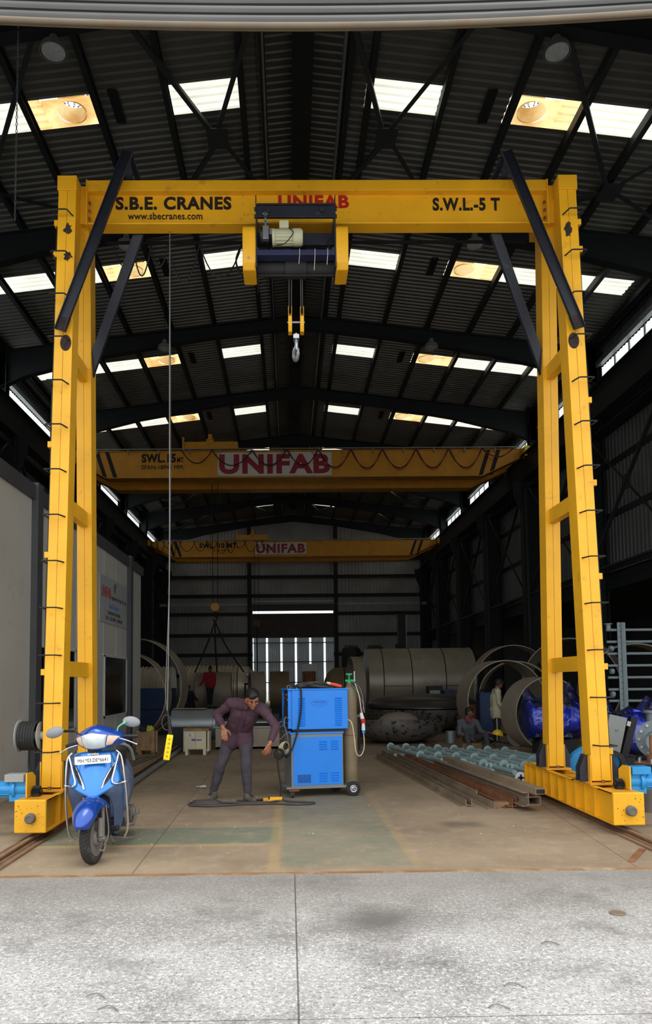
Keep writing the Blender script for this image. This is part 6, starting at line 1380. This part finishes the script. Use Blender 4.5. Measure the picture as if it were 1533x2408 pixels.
def eyes(c, Mh, s, parent):
    c = V(*c)
    for q in (-1, 1):
        MB().ell(c+Mh @ V(q*0.031*s, 0.0865*s, 0.004*s), (0.014*s, 0.006*s, 0.0055*s), Mh, 12, 8).build('eye', EYEM, parent, smooth='all')
        MB().ell(c+Mh @ V(q*0.032*s, 0.094*s, 0.026*s), (0.021*s, 0.006*s, 0.005*s), Mh, 12, 8).build('eyebrow', HAIR, parent, smooth='all')
def hand(mb, w, d, n_, side, curl=0.35, s=1.0, spread=0.12):
    """w wrist, d direction of the hand, n_ palm normal (fingers curl to it), side +1/-1 where the thumb is along d x n"""
    w = V(*w); d = V(*d).normalized(); n_ = V(*n_); n_ = (n_-d*d.dot(n_)).normalized(); sd = d.cross(n_).normalized()*side
    for i, (off, ln) in enumerate(((0.031, 0.070), (0.0105, 0.079), (-0.0105, 0.073), (-0.031, 0.057))):
        k = w+d*0.085*s+sd*off*s*1.05; cap(mb, w+d*0.01*s+sd*off*0.6*s, 0.0135*s, k, 0.0125*s)
        dd = (d+sd*off*spread*10).normalized(); p = k; r0 = 0.0098*s
        for j, f in enumerate((0.45, 0.31, 0.24)):
            a = curl*(1.0+0.35*j)*(1+0.12*i); dd = (dd*math.cos(a)+n_*math.sin(a)).normalized(); q = p+dd*ln*f*s; cap(mb, p, r0, q, r0*0.9); p = q; r0 *= 0.9
    t0 = w+d*0.02*s+sd*0.028*s; t1 = t0+(d*0.55+sd*0.75+n_*0.15).normalized()*0.04*s; t2 = t1+(d*0.85+sd*0.4+n_*0.3).normalized()*0.032*s; t3 = t2+(d*0.95+sd*0.1+n_*0.35).normalized()*0.026*s
    chain(mb, [(t0, 0.014*s), (t1, 0.0115*s), (t2, 0.010*s), (t3, 0.008*s)])
def person(label, J, skin, top, bottom, shoe, s=1.0, vox=0.007, headf=(0, -1, 0), headu=(0, 0, 1), hands=None, hem=0.03, sleeves=1.0, wr=0.012, hairm=HAIR):
    """J: joints. a = first side (nearer the left gantry), b = other"""
    mb = MB(); Mh = hframe(headf, headu); hd_ = V(*J['head']); nk = V(*J['neck'])
    head(mb, hd_, Mh, s); cap(mb, hd_+Mh @ V(0, -0.02*s, -0.05*s), 0.055*s, nk, 0.058*s)
    ch, pv = V(*J['chest']), V(*J['pelvis'])
    hw = (V(*J['shb'])-V(*J['sha'])).normalized()
    pw = (V(*J['hipb'])-V(*J['hipa'])).normalized()
    def torso(m, g):
        cap(m, V(*J['sha']), (0.058+g)*s, nk-V(0, 0, 0.03), (0.06+g)*s); cap(m, V(*J['shb']), (0.058+g)*s, nk-V(0, 0, 0.03), (0.06+g)*s)
        for k in (-1, 1):
            cap(m, ch+hw*k*0.075*s, (0.095+g)*s, V(*J['sha' if k < 0 else 'shb'])*0.55+ch*0.45, (0.07+g)*s)
            cap(m, ch+hw*k*0.07*s, (0.1+g)*s, pv+pw*k*0.06*s, (0.092+g)*s)
    torso(mb, 0)
    for k in 'ab':
        chain(mb, [(J['sh'+k], 0.05*s), (V(*J['sh'+k]).lerp(V(*J['el'+k]), 0.5), 0.044*s), (J['el'+k], 0.036*s), (V(*J['el'+k]).lerp(V(*J['wr'+k]), 0.35), 0.037*s), (J['wr'+k], 0.024*s)])
        chain(mb, [(J['hip'+k], 0.085*s), (J['kn'+k], 0.055*s), (V(*J['kn'+k]).lerp(V(*J['an'+k]), 0.3), 0.052*s), (J['an'+k], 0.036*s)])
    for k, h in (hands or {}).items(): hand(mb, J['wr'+k], *h, s=s)
    ob = put('person', remesh(mb, vox, 2), skin, None, smooth='all'); tag(ob, label, 'person')
    hair(hd_, Mh, s, ob, hairm); eyes(hd_, Mh, s, ob)
    t = MB(); torso(t, 0.02)
    for k in 'ab':
        el, wr_ = V(*J['el'+k]), V(*J['wr'+k]); cuff = el.lerp(wr_, sleeves) if sleeves > 0 else el
        chain(t, [(J['sh'+k], 0.07*s), (V(*J['sh'+k]).lerp(el, 0.5), 0.06*s), (el, 0.056*s), (el.lerp(cuff, 0.5), 0.052*s), (cuff, (0.043 if sleeves > .7 else 0.05)*s)])
    for k in (-1, 1): cap(t, pv+pw*k*0.072*s, 0.122*s, V(*J['hipa' if k < 0 else 'hipb']).lerp(V(*J['kna' if k < 0 else 'knb']), hem*2)-pw*k*0.02, 0.118*s)
    sh_ = put('shirt', remesh(t, vox*1.3, 4, wr*s, 1.0), top, ob, smooth='all')
    t = MB()
    for k in 'ab':
        an = V(*J['an'+k]); kn = V(*J['kn'+k])
        chain(t, [(J['hip'+k], 0.088*s), (V(*J['hip'+k]).lerp(kn, 0.25), 0.092*s), (V(*J['hip'+k]).lerp(kn, 0.5), 0.086*s), (kn, 0.07*s), (kn.lerp(an, 0.5), 0.064*s), (an+(kn-an).normalized()*0.03, 0.055*s)])
    cap(t, J['hipa'], 0.086*s, J['hipb'], 0.086*s)
    put('trousers', remesh(t, vox*1.3, 3, wr*s, 5.0), bottom, ob, smooth='all')
    for k in 'ab':
        b = MB(); an, to = V(*J['an'+k]), V(*J['toe'+k]); z0 = min(an.z, to.z)
        fl = V(to.x, to.y, 0)-V(an.x, an.y, 0); fl.normalize(); sp = V(-fl.y, fl.x, 0)
        g = to.z-0.035*s
        cap(b, an, 0.05*s, V(an.x, an.y, g+0.055*s), 0.052*s); cap(b, V(an.x, an.y, g+0.042*s)-fl*0.04*s, 0.042*s, V(to.x, to.y, g+0.034*s), 0.034*s)
        for q in (-1, 1): cap(b, V(an.x, an.y, g+0.03*s)+sp*q*0.014*s-fl*0.03*s, 0.032*s, V(to.x, to.y, g+0.026*s)+sp*q*0.018*s-fl*0.03*s, 0.028*s)
        me = remesh(b, 0.008, 2)
        for v in me.vertices:
            if v.co.z < g+0.008*s: v.co.z = g+0.001
        bt_ = put('boot', me, shoe, ob, smooth='all')
    return ob
man = person('man in plum shirt and dark trousers bending over beside the blue welding machine', dict(
    head=(-0.485, 9.70, 1.365), neck=(-0.55, 9.86, 1.315), chest=(-0.60, 9.98, 1.17), pelvis=(-0.70, 10.2, 0.92),
    sha=(-0.775, 9.96, 1.30), shb=(-0.37, 9.80, 1.235), ela=(-0.985, 10.08, 1.15), elb=(-0.175, 9.76, 1.0), wra=(-0.88, 9.93, 0.97), wrb=(-0.265, 9.62, 0.775),
    hipa=(-0.80, 10.22, 0.86), hipb=(-0.59, 10.18, 0.86), kna=(-0.93, 10.14, 0.49), knb=(-0.585, 9.98, 0.48), ana=(-1.045, 10.25, 0.11), anb=(-0.57, 10.02, 0.11), toea=(-1.10, 10.07, 0.037), toeb=(-0.475, 9.87, 0.037)),
    SKIN, SHIRT, TROUS, BOOT, s=1.04, vox=0.0065, headf=(0.27, -0.80, -0.53), headu=(0.12, -0.5, 0.85),
    hands=dict(a=((0.12, -0.2, -1), (0.2, 0.9, -0.2), 1, 0.1, ), b=((-0.42, -0.25, -0.87), (-0.5, 0.6, 0.1), 1, 0.4)), sleeves=0.72, hem=0.12, wr=0.011)
col = MB()
Mh = hframe((0.27, -0.80, -0.53), (0.12, -0.5, 0.85))
for q in (-1, 1): col.prism([V(-0.535, 9.775, 1.30)+Mh @ V(*p_) for p_ in ((q*0.01, 0.045, 0.0), (q*0.075, 0.0, 0.035), (q*0.09, -0.01, -0.01), (q*0.05, 0.05, -0.05))], Mh @ V(0, 0.006, 0))
col.build('collar', SHIRT, man)
MB().tube([(-0.535, 9.80, 1.275), (-0.555, 9.832, 1.2), (-0.585, 9.85, 1.12), (-0.62, 9.90, 1.04), (-0.64, 9.98, 0.96)], 0.007, 6).build('shirt_placket', SHIRT, man, smooth=True)
for ax_, ay_, tx_, ty_ in ((-1.045, 10.25, -1.10, 10.07), (-0.57, 10.02, -0.475, 9.87)):
    lc_ = MB()
    for q in (0.35, 0.5, 0.65, 0.8):
        x_, y_ = ax_+(tx_-ax_)*q, ay_+(ty_-ay_)*q; z_ = 0.12-0.055*q
        lc_.tube([(x_-0.022, y_, z_-0.006), (x_, y_-0.012, z_+0.008), (x_+0.022, y_, z_-0.006)], 0.003, 5)
    lc_.build('boot_laces', BLACK, man)
bt_ = MB()
for z, x, yy in ((1.22, -0.555, 9.845), (1.14, -0.58, 9.865), (1.06, -0.61, 9.92)): bt_.ell((x, yy-0.01, z), (0.007, 0.007, 0.007), nu=8, nv=6)
bt_.build('shirt_buttons', BLACK, man)
# seated man with a helmet
man2 = person('seated man in slate work clothes and maroon scarf holding a yellow helmet', dict(
    head=(4.115, 16.98, 0.82), neck=(4.08, 17.02, 0.69), chest=(4.09, 17.05, 0.5), pelvis=(4.15, 17.15, 0.24),
    sha=(3.91, 17.03, 0.60), shb=(4.26, 16.97, 0.60), ela=(3.86, 16.92, 0.36), elb=(4.33, 16.82, 0.40), wra=(4.04, 16.72, 0.28), wrb=(4.53, 16.70, 0.37),
    hipa=(4.06, 17.15, 0.2), hipb=(4.25, 17.15, 0.2), kna=(4.0, 16.78, 0.32), knb=(4.42, 16.74, 0.34), ana=(4.0, 16.62, 0.1), anb=(4.4, 16.55, 0.1), toea=(3.95, 16.45, 0.037), toeb=(4.42, 16.38, 0.037)),
    SKIND, GREYS, GREYT, BOOT, s=0.93, vox=0.008, headf=(0.85, -0.55, -0.12), hands=dict(a=((0.8, -0.1, -0.5), (0, 0, -1), -1, 0.4), b=((0.9, -0.05, 0.0), (0, 0, -1), 1, 0.3)), sleeves=0.25, hem=0.05)
sf = MB()
sf.tube([(4.08+0.075*math.cos(a), 17.0+0.075*math.sin(a), 0.685-0.02*math.sin(-a)) for a in [2*PI*i/20 for i in range(20)]], 0.028, 8, closed=True)
sf.prism([(4.03, 16.93, 0.68), (4.16, 16.92, 0.68), (4.10, 16.90, 0.56)], (0, -0.02, 0)); sf.build('scarf', SCARF, man2, smooth=True)
hm_ = thing('safety_helmet', 'yellow safety helmet held by the seated man', 'helmet', (4.66, 16.66, 0.36))
Mt = Matrix.Rotation(math.radians(14), 3, 'Y')
hb_ = MB(); rows = []
for i in range(9):
    a = PI/2*i/8; rows.append([V(4.66, 16.66, 0.33)+Mt @ V(0.125*math.cos(a)*math.cos(2*PI*j/24), 0.105*math.cos(a)*math.sin(2*PI*j/24), 0.125*math.sin(a)) for j in range(24)])
hb_.loft(rows, caps=False); solid(hb_.build('helmet_shell', HELM, hm_, smooth='all'), 0.006)
MB().lathe(V(4.66, 16.66, 0.325), Mt @ V(0, 0, 1), [(0, 0.118), (0, 0.145), (0.01, 0.145), (0.012, 0.118)], 28).build('brim', HELM, hm_, smooth=True)
tag(MB().box(3.95, 17.05, 0, 4.4, 17.4, 0.12).build('low_seat_block', WOOD), 'low block the man with the yellow helmet sits on', 'block')
# standing man in the cream shirt
man3 = person('standing man in cream shirt and black trousers with white stripe, head bowed', dict(
    head=(4.97, 17.55, 1.46), neck=(4.92, 17.55, 1.34), chest=(4.89, 17.55, 1.15), pelvis=(4.88, 17.55, 0.86),
    sha=(4.90, 17.38, 1.28), shb=(4.92, 17.72, 1.28), ela=(4.90, 17.33, 1.02), elb=(4.98, 17.76, 1.02), wra=(5.05, 17.32, 0.84), wrb=(5.1, 17.7, 0.85),
    hipa=(4.88, 17.46, 0.82), hipb=(4.88, 17.64, 0.82), kna=(4.88, 17.44, 0.46), knb=(4.93, 17.66, 0.46), ana=(4.86, 17.42, 0.09), anb=(4.9, 17.7, 0.09), toea=(5.02, 17.4, 0.035), toeb=(5.06, 17.7, 0.035)),
    SKIND, CREAMS, BLKT, BOOT, s=0.96, vox=0.009, headf=(0.88, 0.1, -0.42), headu=(0.3, 0, 1), hands=dict(a=((0.25, 0, -0.97), (0.5, 0.5, 0), 1, 0.35), b=((0.3, 0, -0.95), (0.5, -0.5, 0), -1, 0.35)), sleeves=0.95, hem=0.14)
MB().tube([(4.846, 17.35, 0.665), (4.85, 17.362, 0.45), (4.84, 17.36, 0.14)], 0.009, 6).build('trouser_stripe', WHITE, man3)
# crouching man in pink
man4 = person('crouching man in pink shirt with his back bent, behind the dark dished ends', dict(
    head=(6.30, 27.1, 1.08), neck=(6.18, 27.2, 1.13), chest=(6.05, 27.2, 1.02), pelvis=(5.85, 27.3, 0.62),
    sha=(6.13, 27.02, 1.08), shb=(6.13, 27.38, 1.08), ela=(6.22, 26.95, 0.85), elb=(6.22, 27.4, 0.85), wra=(6.3, 26.85, 0.66), wrb=(6.35, 27.3, 0.66),
    hipa=(5.85, 27.2, 0.55), hipb=(5.85, 27.4, 0.55), kna=(6.18, 27.15, 0.55), knb=(6.18, 27.45, 0.55), ana=(5.98, 27.15, 0.1), anb=(5.98, 27.45, 0.1), toea=(6.15, 27.15, 0.037), toeb=(6.15, 27.45, 0.037)),
    SKIND, PINKS, BLKT, BOOT, s=0.98, vox=0.011, headf=(0.7, -0.1, -0.7), headu=(0.7, 0, 0.7), sleeves=0.9, hands=dict(a=((0.3, 0, -0.9), (1, 0, 0), 1, 0.4)))
# man in red, standing on a low platform
tag(MB().box(-3.9, 30.0, 0, -2.7, 31.05, 0.53).build('steel_platform', DARKST), 'low dark platform the man in red stands on', 'platform')
man5 = person('man in red patterned shirt standing in front of the hanging vessel shell', dict(
    head=(-3.25, 30.6, 2.10), neck=(-3.27, 30.6, 1.97), chest=(-3.27, 30.6, 1.8), pelvis=(-3.26, 30.6, 1.5),
    sha=(-3.44, 30.58, 1.9), shb=(-3.09, 30.6, 1.9), ela=(-3.52, 30.5, 1.63), elb=(-3.06, 30.62, 1.62), wra=(-3.66, 30.38, 1.42), wrb=(-3.08, 30.5, 1.4),
    hipa=(-3.34, 30.6, 1.42), hipb=(-3.18, 30.6, 1.42), kna=(-3.31, 30.57, 1.04), knb=(-3.2, 30.6, 1.04), ana=(-3.3, 30.6, 0.64), anb=(-3.22, 30.66, 0.64), toea=(-3.33, 30.45, 0.567), toeb=(-3.2, 30.5, 0.567)),
    SKIND, REDS, BLKT, BOOT, s=0.98, vox=0.011, headf=(0.1, -0.95, -0.2), sleeves=0.95, hem=0.05, hands=dict(a=((-0.5, -0.3, -0.8), (0.5, 0, -0.3), 1, 0.3), b=((0, -0.1, -1), (-1, 0, 0), -1, 0.3)))
man6 = person('crouching man in navy overall at the left of the man in red', dict(
    head=(-3.98, 29.2, 1.33), neck=(-3.97, 29.25, 1.2), chest=(-3.95, 29.3, 1.03), pelvis=(-4.0, 29.45, 0.66),
    sha=(-4.14, 29.28, 1.12), shb=(-3.78, 29.2, 1.12), ela=(-4.12, 29.1, 0.86), elb=(-3.68, 29.05, 0.95), wra=(-3.95, 28.9, 0.78), wrb=(-3.5, 28.85, 0.82),
    hipa=(-4.08, 29.45, 0.55), hipb=(-3.9, 29.45, 0.55), kna=(-4.1, 29.05, 0.56), knb=(-3.82, 29.05, 0.56), ana=(-4.1, 29.2, 0.1), anb=(-3.82, 29.2, 0.1), toea=(-4.12, 29.05, 0.037), toeb=(-3.8, 29.05, 0.037)),
    SKIND, NAVY, NAVY, BOOT, s=0.98, vox=0.011, headf=(0.6, -0.6, -0.3), sleeves=0.6, hands=dict(b=((0.8, -0.3, -0.5), (0, 0, -1), 1, 0.4)))
